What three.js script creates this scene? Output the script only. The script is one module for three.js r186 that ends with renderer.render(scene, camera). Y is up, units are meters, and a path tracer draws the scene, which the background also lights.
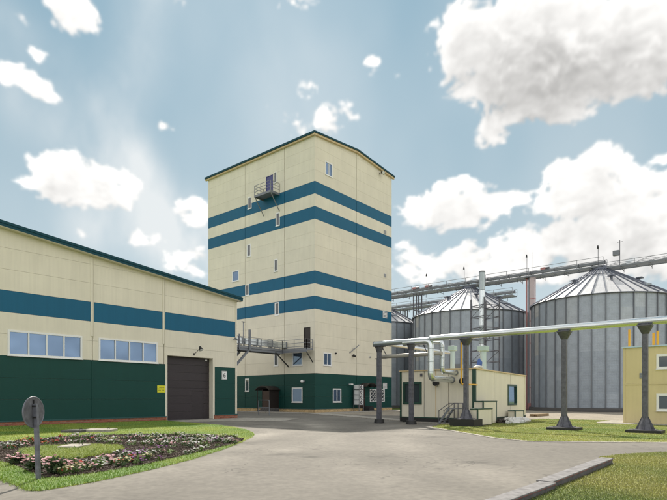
import * as THREE from 'three';
import { mergeGeometries } from 'three/addons/utils/BufferGeometryUtils.js';
import { RoundedBoxGeometry } from 'three/addons/geometries/RoundedBoxGeometry.js';

// ------------------------------------------------------------------ camera, sky, sun, exposure
const EYE = 1.65, FOC = 532, CX = 333.5, HY = 397.5;          // eye height; lens and horizon in photo pixels
const C40 = Math.cos(40 * Math.PI / 180), S40 = Math.sin(40 * Math.PI / 180);
const FW = new THREE.Vector3(C40, 0, -S40), RT = new THREE.Vector3(S40, 0, C40);
const scene = new THREE.Scene();
const camera = new THREE.PerspectiveCamera(2 * Math.atan(250 / FOC) * 180 / Math.PI, 1024 / 768, 0.1, 3000);
camera.position.set(0, EYE, 0);
camera.lookAt(FW.x * 50, EYE, FW.z * 50);
camera.setViewOffset(1024, 768, 0, -(HY - 250) * 1.536, 1024, 768);
const renderer = new THREE.WebGLRenderer({ antialias: true });
renderer.setSize(1024, 768);
renderer.toneMapping = THREE.LinearToneMapping;
renderer.toneMappingExposure = 1.2;
renderer.shadowMap.enabled = true;

const sunAz = -4.7 * Math.PI / 180, sunEl = 43 * Math.PI / 180;   // in front of the camera, high
const sunDir = FW.clone().multiplyScalar(Math.cos(sunAz) * Math.cos(sunEl)).addScaledVector(RT, Math.sin(sunAz) * Math.cos(sunEl));
sunDir.y = Math.sin(sunEl);
const sun = new THREE.DirectionalLight(new THREE.Color(1, 0.93, 0.82), 5);
sun.position.copy(sunDir).multiplyScalar(150).add(new THREE.Vector3(35, 0, -25));
sun.target.position.set(35, 0, -25);
sun.castShadow = true;
sun.shadow.mapSize.set(4096, 4096);
sun.shadow.radius = 1.5;
Object.assign(sun.shadow.camera, { left: -90, right: 90, top: 90, bottom: -90, near: 1, far: 400 });
scene.add(sun, sun.target);

// noise
function rng(seed) { let s = seed >>> 0; return () => { s = (s + 0x6D2B79F5) >>> 0; let t = s; t = Math.imul(t ^ (t >>> 15), t | 1); t ^= t + Math.imul(t ^ (t >>> 7), t | 61); return ((t ^ (t >>> 14)) >>> 0) / 4294967296; }; }
const PERM = new Uint8Array(512), PV = new Float32Array(256);
{ const r = rng(77); const p = [...Array(256).keys()]; for (let i = 255; i > 0; i--) { const j = Math.floor(r() * (i + 1)); [p[i], p[j]] = [p[j], p[i]]; } for (let i = 0; i < 512; i++) PERM[i] = p[i & 255]; for (let i = 0; i < 256; i++) PV[i] = r() * 2 - 1; }
const sm = t => t * t * (3 - 2 * t), lerp = (a, b, t) => a + (b - a) * t;
const sstep = (a, b, x) => sm(Math.min(1, Math.max(0, (x - a) / (b - a))));
function n3(x, y, z) {
  const xi = Math.floor(x), yi = Math.floor(y), zi = Math.floor(z), u = sm(x - xi), v = sm(y - yi), w = sm(z - zi);
  const h = (a, b, c) => PV[PERM[PERM[PERM[(xi + a) & 255] + ((yi + b) & 255)] + ((zi + c) & 255)]];
  return lerp(lerp(lerp(h(0, 0, 0), h(1, 0, 0), u), lerp(h(0, 1, 0), h(1, 1, 0), u), v), lerp(lerp(h(0, 0, 1), h(1, 0, 1), u), lerp(h(0, 1, 1), h(1, 1, 1), u), v), w);
}
function fbm3(x, y, z, o) { let a = 1, s = 0, t = 0; for (let i = 0; i < o; i++) { s += a * n3(x, y, z); t += a; a *= 0.52; x = x * 2.03 + 7.1; y = y * 2.03 + 3.7; z = z * 2.03 + 9.2; } return s / t; }
function pn(x, y, P) {   // tiling value noise, period P
  const xi = Math.floor(x), yi = Math.floor(y), u = sm(x - xi), v = sm(y - yi);
  const h = (a, b) => PV[PERM[PERM[(((xi + a) % P + P) % P) & 255] + ((((yi + b) % P + P) % P) & 255)]];
  return lerp(lerp(h(0, 0), h(1, 0), u), lerp(h(0, 1), h(1, 1), u), v);
}
function pfbm(x, y, P, o) { let a = 1, s = 0, t = 0; for (let i = 0; i < o; i++) { s += a * pn(x, y, P); t += a; a *= 0.55; x *= 2; y *= 2; P *= 2; } return s / t; }

// sky: air and clouds, as radiance by direction
{
  const D = 180 / Math.PI;
  const toAE = (px, py) => { const a = (px - CX) / FOC, e = (HY - py) / FOC; return [Math.atan(a) * D, Math.atan2(e, Math.hypot(1, a)) * D]; };
  const blobs = [];
  const addPx = (px, py, rx, ry, k = 1) => { const [a, e] = toAE(px, py); const [a2] = toAE(px + rx, py), [, e2] = toAE(px, py - ry); blobs.push([a, e, Math.max(0.4, a2 - a), Math.max(0.35, e2 - e), k]); };
  for (const b of [
    [462, 42, 26, 34, .95], [468, 82, 22, 14, .7], [505, 52, 48, 46, 1.05], [560, 62, 60, 44, 1.1], [618, 44, 60, 46, 1.1], [690, 36, 70, 46], [545, 8, 70, 24, .9], [515, 92, 40, 22, .85], [570, 106, 30, 14, .7], [487, 133, 16, 12, .72], [505, 118, 22, 8, .66], [640, 84, 40, 14, .75],
    [456, 208, 46, 18, .95], [424, 210, 18, 13, .85], [498, 200, 26, 10, .72], [462, 184, 12, 6, .6], [590, 186, 40, 26, 1], [600, 164, 24, 16, .9], [562, 172, 16, 12, .8], [640, 196, 40, 22, .9], [560, 206, 30, 10, .8], [664, 155, 16, 8, .75],
    [425, 270, 34, 12, .85], [470, 258, 24, 12, .8], [500, 268, 40, 12, .85], [540, 242, 38, 15, .9], [590, 236, 40, 17, .95], [648, 230, 42, 18, 1], [600, 268, 90, 16, .85], [700, 250, 60, 30, .9],
    [72, 172, 36, 18, .98], [48, 184, 26, 13, .88], [106, 184, 26, 14, .9], [80, 196, 44, 12, .8], [70, 10, 24, 17, .98], [28, 20, 12, 7, .7], [14, 74, 22, 10, .85], [36, 86, 16, 9, .75], [40, 54, 9, 7, .66], [50, 98, 9, 8, .66],
    [196, 213, 17, 12, .92], [188, 262, 18, 15, .78], [272, 106, 13, 5, .64], [288, 116, 12, 6, .68], [300, 128, 10, 8, .68], [328, 120, 12, 13, .74], [347, 112, 9, 10, .66], [306, 88, 9, 8, .66], [386, 74, 16, 6, .66], [372, 62, 7, 4, .6], [167, 127, 9, 5, .64], [300, 3, 16, 7, .68], [182, 2, 12, 5, .64],
    [408, 250, 18, 8, .6], [120, 236, 34, 7, .5]]) addPx(...b);
  // the rest of the dome carries the same kind of cumulus
  const r = rng(5);
  for (let i = 0; i < 235; i++) {
    const az = -180 + 360 * r(), el = 5 + 64 * Math.pow(r(), 1.2);
    const s = 3 + 7 * r(), ra = s * (1.3 + .6 * r()) / Math.max(.35, Math.cos(el / D)), k = .75 + .4 * r();
    if (Math.abs(az) - ra * 1.6 < 34 && el - s < 40) continue;   // the part in view is laid out above
    blobs.push([az, el, ra, s * .62, k]);
  }
  const W = 2048, H = 1024, data = new Float32Array(W * H * 4);
  const base = new Float32Array(W * H);
  const azF = Math.atan2(FW.x, -FW.z);
  // splat the blobs
  for (const [a0, e0, ra, re, k] of blobs) {
    const y0 = Math.max(0, Math.floor((e0 - re * 1.6 + 90) / 180 * H)), y1 = Math.min(H - 1, Math.ceil((e0 + re * 1.6 + 90) / 180 * H));
    // texel column of azimuth a (degrees right of the view direction): direction = FW rotated
    for (let y = y0; y <= y1; y++) {
      const el = ((y + .5) / H - .5) * 180;
      const x0 = Math.floor((a0 - ra * 1.6) / 360 * W), x1 = Math.ceil((a0 + ra * 1.6) / 360 * W);
      for (let x = x0; x <= x1; x++) {
        const az = x / W * 360;
        const q = ((az - a0) / ra) ** 2 + ((el - e0) / re) ** 2;
        const v = k * Math.max(0, 1 - q / 2.56);
        const xi = ((x % W) + W) % W, i = y * W + xi;
        if (v > 0) base[i] = Math.max(base[i], v) + .25 * Math.min(base[i], v);
      }
    }
  }
  // thin streaks of high cloud: [px, py] polylines with width and strength
  const streaks = [[[[146, -20], [134, 70], [112, 110], [140, 180], [175, 250]], 26, .26], [[[20, 95], [70, 130], [130, 165], [190, 235]], 26, .30], [[[95, 225], [150, 232], [215, 250]], 34, .40], [[[230, 20], [300, 90], [330, 150]], 50, .08], [[[5, 20], [60, 60], [100, 110]], 18, .14]]
    .map(([pl, w, k]) => [pl.map(p => toAE(...p)), w * .1, k]);
  const streakAt = (a, e) => { let v = 0; for (const [pl, w, k] of streaks) { let m = 1e9; for (let i = 0; i < pl.length - 1; i++) { const [ax, ay] = pl[i], [bx, by] = pl[i + 1], dx = bx - ax, dy = by - ay, t = Math.max(0, Math.min(1, ((a - ax) * dx + (e - ay) * dy) / (dx * dx + dy * dy))); m = Math.min(m, Math.hypot(a - ax - dx * t, e - ay - dy * t)); } v += k * Math.exp(-m * m / (w * w)); } return v; };
  // per-texel density: puffs within puffs
  const dens = new Float32Array(W * H), puff = new Float32Array(W * H);
  const bil = (x, y, z, o) => { let a = 1, s = 0, t = 0; for (let i = 0; i < o; i++) { s += a * (1 - 2 * Math.abs(n3(x, y, z))); t += a; a *= .56; x = x * 2.07 + 5; y = y * 2.07 + 1; z = z * 2.07 + 8; } return s / t; };
  for (let y = 0; y < H; y++) {
    const el = ((y + .5) / H - .5) * Math.PI, ce = Math.cos(el), se = Math.sin(el);
    if (el < -0.08) continue;
    for (let x = 0; x < W; x++) {
      const b = base[y * W + x]; if (b <= 0) continue;
      const az = x / W * Math.PI * 2; let dx = ce * Math.cos(az), dz = ce * Math.sin(az), dy = se * 1.35;
      const w1 = .016 * n3(dx * 22, dy * 22, dz * 22), w2 = .016 * n3(dx * 22 + 50, dy * 22, dz * 22 + 9); dx += w1; dy += w2; dz -= w1;
      const n = fbm3(dx * 10 + 3, dy * 10, dz * 10, 2), m = bil(dx * 19, dy * 19 + 5, dz * 19, 5), f = fbm3(dx * 70, dy * 70, dz * 70, 3);
      puff[y * W + x] = m; dens[y * W + x] = b + .36 * n + .62 * (m - .28) + .52 * f - .40;
    }
  }
  const at = (x, y) => dens[Math.min(H - 1, Math.max(0, y | 0)) * W + (((x | 0) % W) + W) % W];
  for (let y = 0; y < H; y++) {
    const el = ((y + .5) / H - .5) * Math.PI, e = Math.max(0, el), ce = Math.cos(el), se = Math.sin(el);
    for (let x = 0; x < W; x++) {
      const az = x / W * Math.PI * 2, azs = az > Math.PI ? az - 2 * Math.PI : az;
      const h = Math.exp(-e * 2.6);
      let R = lerp(.140, .68, h), G = lerp(.318, .80, h), B = lerp(.455, .84, h);
      // thin high veil and streaks
      const dx = ce * Math.cos(az), dz = ce * Math.sin(az);
      let vv = .5 * Math.min(.55, Math.max(0, fbm3(dx * 3.1 + 11, se * 1.6, dz * 3.1 + 4, 4) + .16) * .75 + Math.max(0, fbm3(dx * 7 + 1, se * 3, dz * 7 + 8, 4)) * .25);
      if (Math.abs(azs) < .8 && el > .1 && el < .8) vv += streakAt(azs * D, el * D) * (1 + 1.2 * fbm3(dx * 16, se * 7, dz * 16, 5));
      vv = el > 0 ? Math.min(.8, vv) : 0;
      R = lerp(R, .90, vv); G = lerp(G, .92, vv); B = lerp(B, .92, vv);
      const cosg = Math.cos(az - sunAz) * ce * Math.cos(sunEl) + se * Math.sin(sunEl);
      const gl = .12 * Math.pow(Math.max(0, cosg), 10); R += gl; G += gl * .97; B += gl * .9;   // brighter air round the sun
      const d = dens[y * W + x];
      if (d > 0) {
        const a = sstep(.0, .36, d), thick = sstep(.30, 1.25, d), p = puff[y * W + x];
        const near = at(x, y + 4) * .5 + at(x, y + 9) * .5, far = at(x, y + 16) * .5 + at(x, y + 26) * .5;
        const rim = Math.max(-.4, Math.min(.5, (d - near) * .7)), body = Math.max(-.55, Math.min(.55, (d - far) * .55));
        // clouds lit from behind have grey cores and bases; brightness is added to those opposite the sun, to fill the shaded walls
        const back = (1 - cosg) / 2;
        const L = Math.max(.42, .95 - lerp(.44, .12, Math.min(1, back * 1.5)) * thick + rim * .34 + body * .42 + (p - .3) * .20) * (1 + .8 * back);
        R = lerp(R, L * 1.0, a); G = lerp(G, L * .985, a); B = lerp(B, L * .96, a);
      }
      if (el < 0) { R = .30; G = .29; B = .26; }
      R *= .82; G *= .82; B *= .82;
      // azimuth right of the view -> equirect column
      const wx = FW.x * Math.cos(azs) + RT.x * Math.sin(azs), wz = FW.z * Math.cos(azs) + RT.z * Math.sin(azs);
      let u = Math.atan2(wz, wx) / (2 * Math.PI) + .5;
      const X = Math.min(W - 1, Math.floor(u * W)), o = (y * W + X) * 4;
      data[o] = R; data[o + 1] = G; data[o + 2] = B; data[o + 3] = 1;
    }
  }
  // columns left empty by rounding take their neighbour
  for (let y = 0; y < H; y++) for (let X = 0; X < W; X++) { const o = (y * W + X) * 4; if (data[o + 3] === 0) { const p = (y * W + (X + W - 1) % W) * 4; for (let c = 0; c < 4; c++) data[o + c] = data[p + c]; } }
  const t = new THREE.DataTexture(data, W, H, THREE.RGBAFormat, THREE.FloatType);
  t.mapping = THREE.EquirectangularReflectionMapping; t.magFilter = THREE.LinearFilter; t.minFilter = THREE.LinearFilter; t.wrapS = THREE.RepeatWrapping; t.needsUpdate = true;
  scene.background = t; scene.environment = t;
}

// ------------------------------------------------------------------ helpers
const taken = {};
function numbered(name) { const n = taken[name] = (taken[name] ?? -1) + 1; return n ? `${name}_${String(n).padStart(3, '0')}` : name; }
function mesh(name, geo, mat, parent) { const m = new THREE.Mesh(Array.isArray(geo) ? merge(geo) : geo, mat); m.name = name; m.castShadow = m.receiveShadow = true; (parent || scene).add(m); if (!parent) m.name = numbered(name); return m; }
function tag(o, label, category, group) { o.userData.label = label; o.userData.category = category; if (group) o.userData.group = group; return o; }
function thing(name, label, category, [x, y, z] = [0, 0, 0], turn = 0, group) { const g = new THREE.Group(); g.name = numbered(name); g.position.set(x, y, z); g.rotation.y = turn; scene.add(g); return tag(g, label, category, group); }
function struct(name, geo, mat) { const m = mesh(name, geo, mat); m.userData.kind = 'structure'; return m; }
function copy(root, [x, y, z], turn, label) { const c = root.clone(); c.name = numbered(root.name.replace(/_\d+$/, '')); c.position.set(x, y, z); c.rotation.y = turn ?? root.rotation.y; c.userData = { ...root.userData }; if (label) c.userData.label = label; scene.add(c); return c; }
const V = (x, y, z) => new THREE.Vector3(x, y, z);
function norm(g) { g = g.index ? g.toNonIndexed() : g; for (const k of Object.keys(g.attributes)) if (!['position', 'normal', 'uv'].includes(k)) g.deleteAttribute(k); g.morphAttributes = {}; return g; }
function merge(list) { return mergeGeometries(list.map(norm), false); }
function uvm(g) {   // uv in metres from the dominant direction of the normal
  const p = g.attributes.position, n = g.attributes.normal, uv = new Float32Array(p.count * 2);
  for (let i = 0; i < p.count; i++) {
    const ax = Math.abs(n.getX(i)), ay = Math.abs(n.getY(i)), az = Math.abs(n.getZ(i));
    if (ay >= ax && ay >= az) { uv[2 * i] = p.getX(i); uv[2 * i + 1] = p.getZ(i); } else if (ax >= az) { uv[2 * i] = p.getZ(i); uv[2 * i + 1] = p.getY(i); } else { uv[2 * i] = p.getX(i); uv[2 * i + 1] = p.getY(i); }
  }
  g.setAttribute('uv', new THREE.BufferAttribute(uv, 2)); return g;
}
function box(x0, x1, y0, y1, z0, z1) { const g = new THREE.BoxGeometry(x1 - x0, y1 - y0, z1 - z0); g.translate((x0 + x1) / 2, (y0 + y1) / 2, (z0 + z1) / 2); return uvm(g); }
function rbox(x0, x1, y0, y1, z0, z1, r = .01, s = 1) { const g = new RoundedBoxGeometry(x1 - x0, y1 - y0, z1 - z0, s, r); g.translate((x0 + x1) / 2, (y0 + y1) / 2, (z0 + z1) / 2); return uvm(norm(g)); }
function bar(a, b, w, h = w) {   // square bar between two points
  const d = b.clone().sub(a), L = d.length(), g = new THREE.BoxGeometry(w, h, L);
  const q = new THREE.Matrix4().lookAt(a, b, Math.abs(d.y) > .99 * L ? V(1, 0, 0) : V(0, 1, 0));
  g.applyMatrix4(q); g.translate((a.x + b.x) / 2, (a.y + b.y) / 2, (a.z + b.z) / 2); return uvm(g);
}
function rod(a, b, r, seg = 8, r2 = r) {
  const d = b.clone().sub(a), L = d.length(), g = new THREE.CylinderGeometry(r2, r, L, seg, 1);
  g.applyQuaternion(new THREE.Quaternion().setFromUnitVectors(V(0, 1, 0), d.normalize())); g.translate((a.x + b.x) / 2, (a.y + b.y) / 2, (a.z + b.z) / 2); return g;
}
function pipePath(pts, bend) {
  const c = new THREE.CurvePath(); let prev = pts[0];
  for (let i = 1; i < pts.length - 1; i++) {
    const a = pts[i].clone().add(pts[i - 1].clone().sub(pts[i]).normalize().multiplyScalar(bend)), b = pts[i].clone().add(pts[i + 1].clone().sub(pts[i]).normalize().multiplyScalar(bend));
    c.add(new THREE.LineCurve3(prev, a)); c.add(new THREE.QuadraticBezierCurve3(a, pts[i], b)); prev = b;
  }
  c.add(new THREE.LineCurve3(prev, pts[pts.length - 1])); return c;
}
const bentPipe = (pts, r, bend = r * 1.6, seg = 14, n = 90) => new THREE.TubeGeometry(pipePath(pts, bend), n, r, seg, false);
const capDisc = (c, r, dir, t = .02, seg = 16) => rod(c.clone().addScaledVector(dir, -t), c.clone().addScaledVector(dir, t), r, seg);
function prism(poly, n0, n1) {   // convex polygon [[s, y]...] (counter-clockwise) as a slab between depths n0 < n1
  const P = [], N = [], U = [];
  const tri = (a, b, c, n) => { for (const q of [a, b, c]) { P.push(...q); N.push(...n); U.push(Math.abs(n[0]) > .7 ? q[2] : q[0], Math.abs(n[1]) > .7 ? q[2] : q[1]); } };
  const f = poly.map(p => [p[0], p[1], n1]), b = poly.map(p => [p[0], p[1], n0]);
  for (let i = 1; i < poly.length - 1; i++) { tri(f[0], f[i], f[i + 1], [0, 0, 1]); tri(b[0], b[i + 1], b[i], [0, 0, -1]); }
  for (let i = 0; i < poly.length; i++) { const j = (i + 1) % poly.length, dx = poly[j][0] - poly[i][0], dy = poly[j][1] - poly[i][1], L = Math.hypot(dx, dy) || 1, n = [dy / L, -dx / L, 0]; tri(b[i], b[j], f[j], n); tri(b[i], f[j], f[i], n); }
  const g = new THREE.BufferGeometry();
  g.setAttribute('position', new THREE.Float32BufferAttribute(P, 3)); g.setAttribute('normal', new THREE.Float32BufferAttribute(N, 3)); g.setAttribute('uv', new THREE.Float32BufferAttribute(U, 2)); return g;
}
function clipTop(poly, m, c) {   // keep y <= m s + c
  const out = []; for (let i = 0; i < poly.length; i++) { const a = poly[i], b = poly[(i + 1) % poly.length], fa = m * a[0] + c - a[1], fb = m * b[0] + c - b[1]; if (fa >= 0) out.push(a); if (fa * fb < 0) { const t = fa / (fa - fb); out.push([lerp(a[0], b[0], t), lerp(a[1], b[1], t)]); } } return out;
}
function sub(rects, o) {   // rectangles [s0,s1,y0,y1] minus one opening
  const out = []; for (const [a, b, c, d] of rects) {
    if (o[1] <= a || o[0] >= b || o[3] <= c || o[2] >= d) { out.push([a, b, c, d]); continue; }
    if (o[0] > a) out.push([a, o[0], c, d]); if (o[1] < b) out.push([o[1], b, c, d]);
    const l = Math.max(a, o[0]), r = Math.min(b, o[1]); if (o[2] > c) out.push([l, r, c, o[2]]); if (o[3] < d) out.push([l, r, o[3], d]);
  } return out;
}
// a wall face: local x runs along it, local z points out of it
class Face {
  constructor(root, ox, oz, turn) { this.root = root; this.o = V(ox, 0, oz); this.turn = turn; this.w = this.o.clone().add(root ? root.position : V(0, 0, 0)); this.sx = V(Math.cos(turn), 0, -Math.sin(turn)); this.n = V(Math.sin(turn), 0, Math.cos(turn)); }
  mesh(name, geo, mat, parent) { const m = mesh(name, geo, mat, parent || this.root); if (!parent || parent === this.root) { m.position.copy(this.o); m.rotation.y = this.turn; } return m; }
  hit(px, py, out = 0) { const d = FW.clone().addScaledVector(RT, (px - CX) / FOC); d.y = (HY - py) / FOC; const w = this.w.clone().addScaledVector(this.n, out); const t = (w.x * this.n.x + w.z * this.n.z) / (d.x * this.n.x + d.z * this.n.z); const p = d.multiplyScalar(t); return { s: (p.x - w.x) * this.sx.x + (p.z - w.z) * this.sx.z, y: p.y + EYE }; }
  rect(x0, y0, x1, y1) { const xm = (x0 + x1) / 2, a = this.hit(x0, (y0 + y1) / 2), b = this.hit(x1, (y0 + y1) / 2); return [Math.min(a.s, b.s), Math.max(a.s, b.s), this.hit(xm, y1).y, this.hit(xm, y0).y]; }
  world(s, y, n) { return this.w.clone().addScaledVector(this.sx, s).addScaledVector(this.n, n).setY(y); }
}
const ground = (px, py, h = 0) => { const d = (EYE - h) * FOC / (py - HY); return V(0, h, 0).addScaledVector(FW, d).addScaledVector(RT, d * (px - CX) / FOC); };

// ------------------------------------------------------------------ materials
function tex(size, fn, srgb = true, rep = 1) {
  const d = new Uint8Array(size * size * 4);
  for (let y = 0; y < size; y++) for (let x = 0; x < size; x++) { const c = fn(x / size, y / size), o = (y * size + x) * 4; for (let k = 0; k < 3; k++) d[o + k] = Math.max(0, Math.min(255, Math.round(255 * c[k]))); d[o + 3] = 255; }
  const t = new THREE.DataTexture(d, size, size); t.wrapS = t.wrapT = THREE.RepeatWrapping; t.magFilter = THREE.LinearFilter; t.minFilter = THREE.LinearMipmapLinearFilter; t.generateMipmaps = true; t.repeat.set(rep, rep); if (srgb) t.colorSpace = THREE.SRGBColorSpace; t.needsUpdate = true; return t;
}
const g3 = v => [v, v, v];
const tSheet = tex(512, (u, v) => g3(.965 + .03 * pfbm(u * 4, v * 4, 4, 5) + .014 * pn(u * 64, v * 3, 64)), true, 1 / 5);
const tRib = tex(256, (u, v) => g3(.5 + .5 * Math.sign(Math.sin(v * Math.PI * 2 * 8)) * .5 + .06 * pn(u * 4, v * 8, 4)), false, 1 / .8);
const tRough = tex(256, (u, v) => g3(.62 + .22 * pfbm(u * 6, v * 6, 6, 4)), false, 1 / 3);
const tGrain = tex(512, (u, v) => g3(.86 + .22 * pfbm(u * 24, v * 24, 24, 5)), true, 1 / 3);
const tGrainB = tex(512, (u, v) => g3(.5 + .5 * pfbm(u * 48, v * 48, 48, 4)), false, 1 / 3);
const tAsph = tex(1024, (u, v) => { const f = pfbm(u * 6, v * 6, 6, 6), g = pfbm(u * 90, v * 90, 90, 3); const crack = Math.abs(pfbm(u * 5 + 3, v * 5, 5, 5)) < .010 && pfbm(u * 3, v * 3 + 1, 3, 2) > .05 ? .16 : 0; const st = Math.max(0, pfbm(u * 9, v * 9 + 5, 9, 3) - .42) * .5; const c = .90 + .09 * f + .09 * g - crack - st; return [c, c * .992, c * .975]; }, true, 1 / 9);
const tCorr = tex(256, (u, v) => g3(.5 + .5 * Math.sin(v * Math.PI * 2 * 8)), false, 1);
const tGalv = tex(512, (u, v) => { const f = pfbm(u * 5, v * 5, 5, 5), s = pn(u * 40, v * 2, 40), sp = pfbm(u * 60, v * 60, 60, 2); const c = .88 + .09 * f + .03 * s + .03 * sp; return [c, c, c * 1.005]; }, true, 1 / 4);
const tBrick = tex(512, (u, v) => { const row = Math.floor(v * 8), uu = u * 4 + (row % 2) * .5, fu = uu - Math.floor(uu), fv = v * 8 - row; const m = fu < .05 || fv < .14 ? 1 : 0; const k = PV[PERM[(Math.floor(uu) % 4) + PERM[row]]]; const n = .06 * pfbm(u * 20, v * 20, 20, 3); return m ? [.56 + n, .52 + n, .47 + n] : [.60 + .09 * k + n, .37 + .07 * k + n, .29 + .05 * k + n]; }, true, 1);
const tSoil = tex(512, (u, v) => { const f = pfbm(u * 10, v * 10, 10, 6), g = pfbm(u * 60, v * 60, 60, 2); const c = .28 + .14 * f + .10 * g; return [c * 1.05, c * .84, c * .70]; }, true, 1 / 2.5);
const tTurf = tex(512, (u, v) => { const f = pfbm(u * 6, v * 6, 6, 5), g = pfbm(u * 70, v * 70, 70, 3); const c = .57 + .10 * f + .18 * g; return [c * (.96 + .25 * f), c * 1.06, c * .42]; }, true, 1 / 4);
const tGravel = tex(512, (u, v) => { const f = pfbm(u * 5, v * 5, 5, 5), g = pfbm(u * 80, v * 80, 80, 3); const c = .60 + .09 * f + .16 * g; return [c, c * .94, c * .84]; }, true, 1 / 4);

const L3 = (r, g, b) => new THREE.Color().setRGB(r, g, b);
const std = (c, o = {}) => new THREE.MeshPhysicalMaterial({ color: c, roughness: .6, ...o });
const painted = (r, g, b, o = {}) => [1, .985, 1.01, .995].map(k => std(L3(r * k, g * k, b * k), { map: tSheet, roughness: .58, specularIntensity: .6, bumpMap: tRib, bumpScale: .0006, ...o }));
const M = {
  cream: painted(.78, .73, .60),
  blue: painted(.008, .118, .22), green: painted(.006, .060, .050),
  core: std(L3(.45, .44, .42), { roughness: .95 }),
  plinthT: std(L3(.72, .52, .28), { map: tGrain, bumpMap: tGrainB, bumpScale: .004, roughness: .9 }),
  sill: std(L3(.02, .085, .085), { roughness: .45 }),
  roofTrim: std(L3(.012, .062, .085), { roughness: .65, specularIntensity: .35 }), roofSheet: std(L3(.05, .13, .17), { roughness: .5 }),
  gutter: std(L3(.62, .48, .27), { roughness: .5 }),
  white: std(L3(.78, .78, .77), { roughness: .42 }), whiteDirty: std(L3(.62, .61, .58), { roughness: .6 }),
  glass: std(L3(.16, .235, .35), { roughness: .05, metalness: .8 }), glassDark: std(L3(.05, .06, .07), { roughness: .06, metalness: .1, clearcoat: 1, clearcoatRoughness: .04 }),
  brownDoor: std(L3(.036, .028, .032), { roughness: .5, map: tSheet, bumpMap: tRib, bumpScale: .001 }), brownDoorB: std(L3(.034, .0265, .030), { roughness: .52, map: tSheet, bumpMap: tRib, bumpScale: .001 }),
  blueDoor: std(L3(.055, .06, .20), { roughness: .45 }), chestnut: std(L3(.045, .022, .016), { roughness: .5 }), umber: std(L3(.022, .015, .013), { roughness: .5 }),
  black: std(L3(.014, .014, .015), { roughness: .55 }), rubber: std(L3(.02, .02, .021), { roughness: .9 }),
  greyPaint: std(L3(.12, .122, .15), { roughness: .5, map: tGrain }), greySteel: std(L3(.19, .205, .23), { roughness: .5, metalness: .2 }),
  railing: std(L3(.24, .25, .27), { roughness: .45, metalness: .5 }),
  duct: std(L3(.66, .70, .72), { roughness: .26, metalness: .9, roughnessMap: null }), ductDull: std(L3(.50, .56, .58), { roughness: .38, metalness: .75, map: tGalv }),
  zinc: std(L3(.50, .60, .60), { roughness: .5, metalness: .35 }), paleGreen: std(L3(.42, .54, .50), { roughness: .5 }),
  galv: [[.46, .515, .58], [.40, .455, .52], [.53, .58, .63], [.64, .64, .62]].map(c => std(L3(...c), { metalness: .4, roughness: .5, map: tGalv, bumpMap: tCorr, bumpScale: .007 })),
  galvStiff: std(L3(.17, .185, .21), { metalness: .4, roughness: .5 }),
  roofGalv: [[.72, .73, .75], [.66, .68, .71], [.78, .78, .79]].map(c => std(L3(...c), { metalness: .15, roughness: .5, map: tGalv })),
  rib: std(L3(.15, .165, .21), { metalness: .4, roughness: .5 }),
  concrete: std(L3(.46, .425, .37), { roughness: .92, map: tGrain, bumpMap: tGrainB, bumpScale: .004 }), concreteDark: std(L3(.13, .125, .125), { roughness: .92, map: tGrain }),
  beamTop: std(L3(.26, .25, .25), { roughness: .85, map: tGrain, bumpMap: tGrainB, bumpScale: .006 }),
  brick: std(L3(.9, .9, .9), { roughness: .92, map: tBrick }),
  yellowPipe: std(L3(.75, .40, .03), { roughness: .45 }), redPipe: std(L3(.42, .19, .19), { roughness: .5 }), pinkDuct: std(L3(.52, .44, .45), { roughness: .5, metalness: .2 }),
  ochre: std(L3(.66, .56, .31), { roughness: .55, map: tSheet, bumpMap: tRib, bumpScale: .001 }), ochreB: std(L3(.64, .54, .30), { roughness: .55, map: tSheet }),
  trimGreen: std(L3(.012, .055, .038), { roughness: .45 }), blueCloth: std(L3(.07, .13, .36), { roughness: .8 }), wood: std(L3(.38, .27, .15), { roughness: .85, map: tGrain }),
  lampGlass: std(L3(.75, .76, .75), { roughness: .3 }), yellowSign: std(L3(.62, .62, .04), { roughness: .4 }),
  soil: std(L3(.50, .47, .46), { roughness: 1, map: tSoil }), turf: std(L3(1, 1, 1), { roughness: 1, map: tTurf }), gravel: std(L3(.85, .85, .85), { roughness: 1, map: tGravel }),
  signBack: std(L3(.17, .175, .195), { roughness: .5, metalness: .35, map: tGrain }), signPost: std(L3(.22, .23, .27), { roughness: .45, metalness: .35, map: tGrain }),
};

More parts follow.
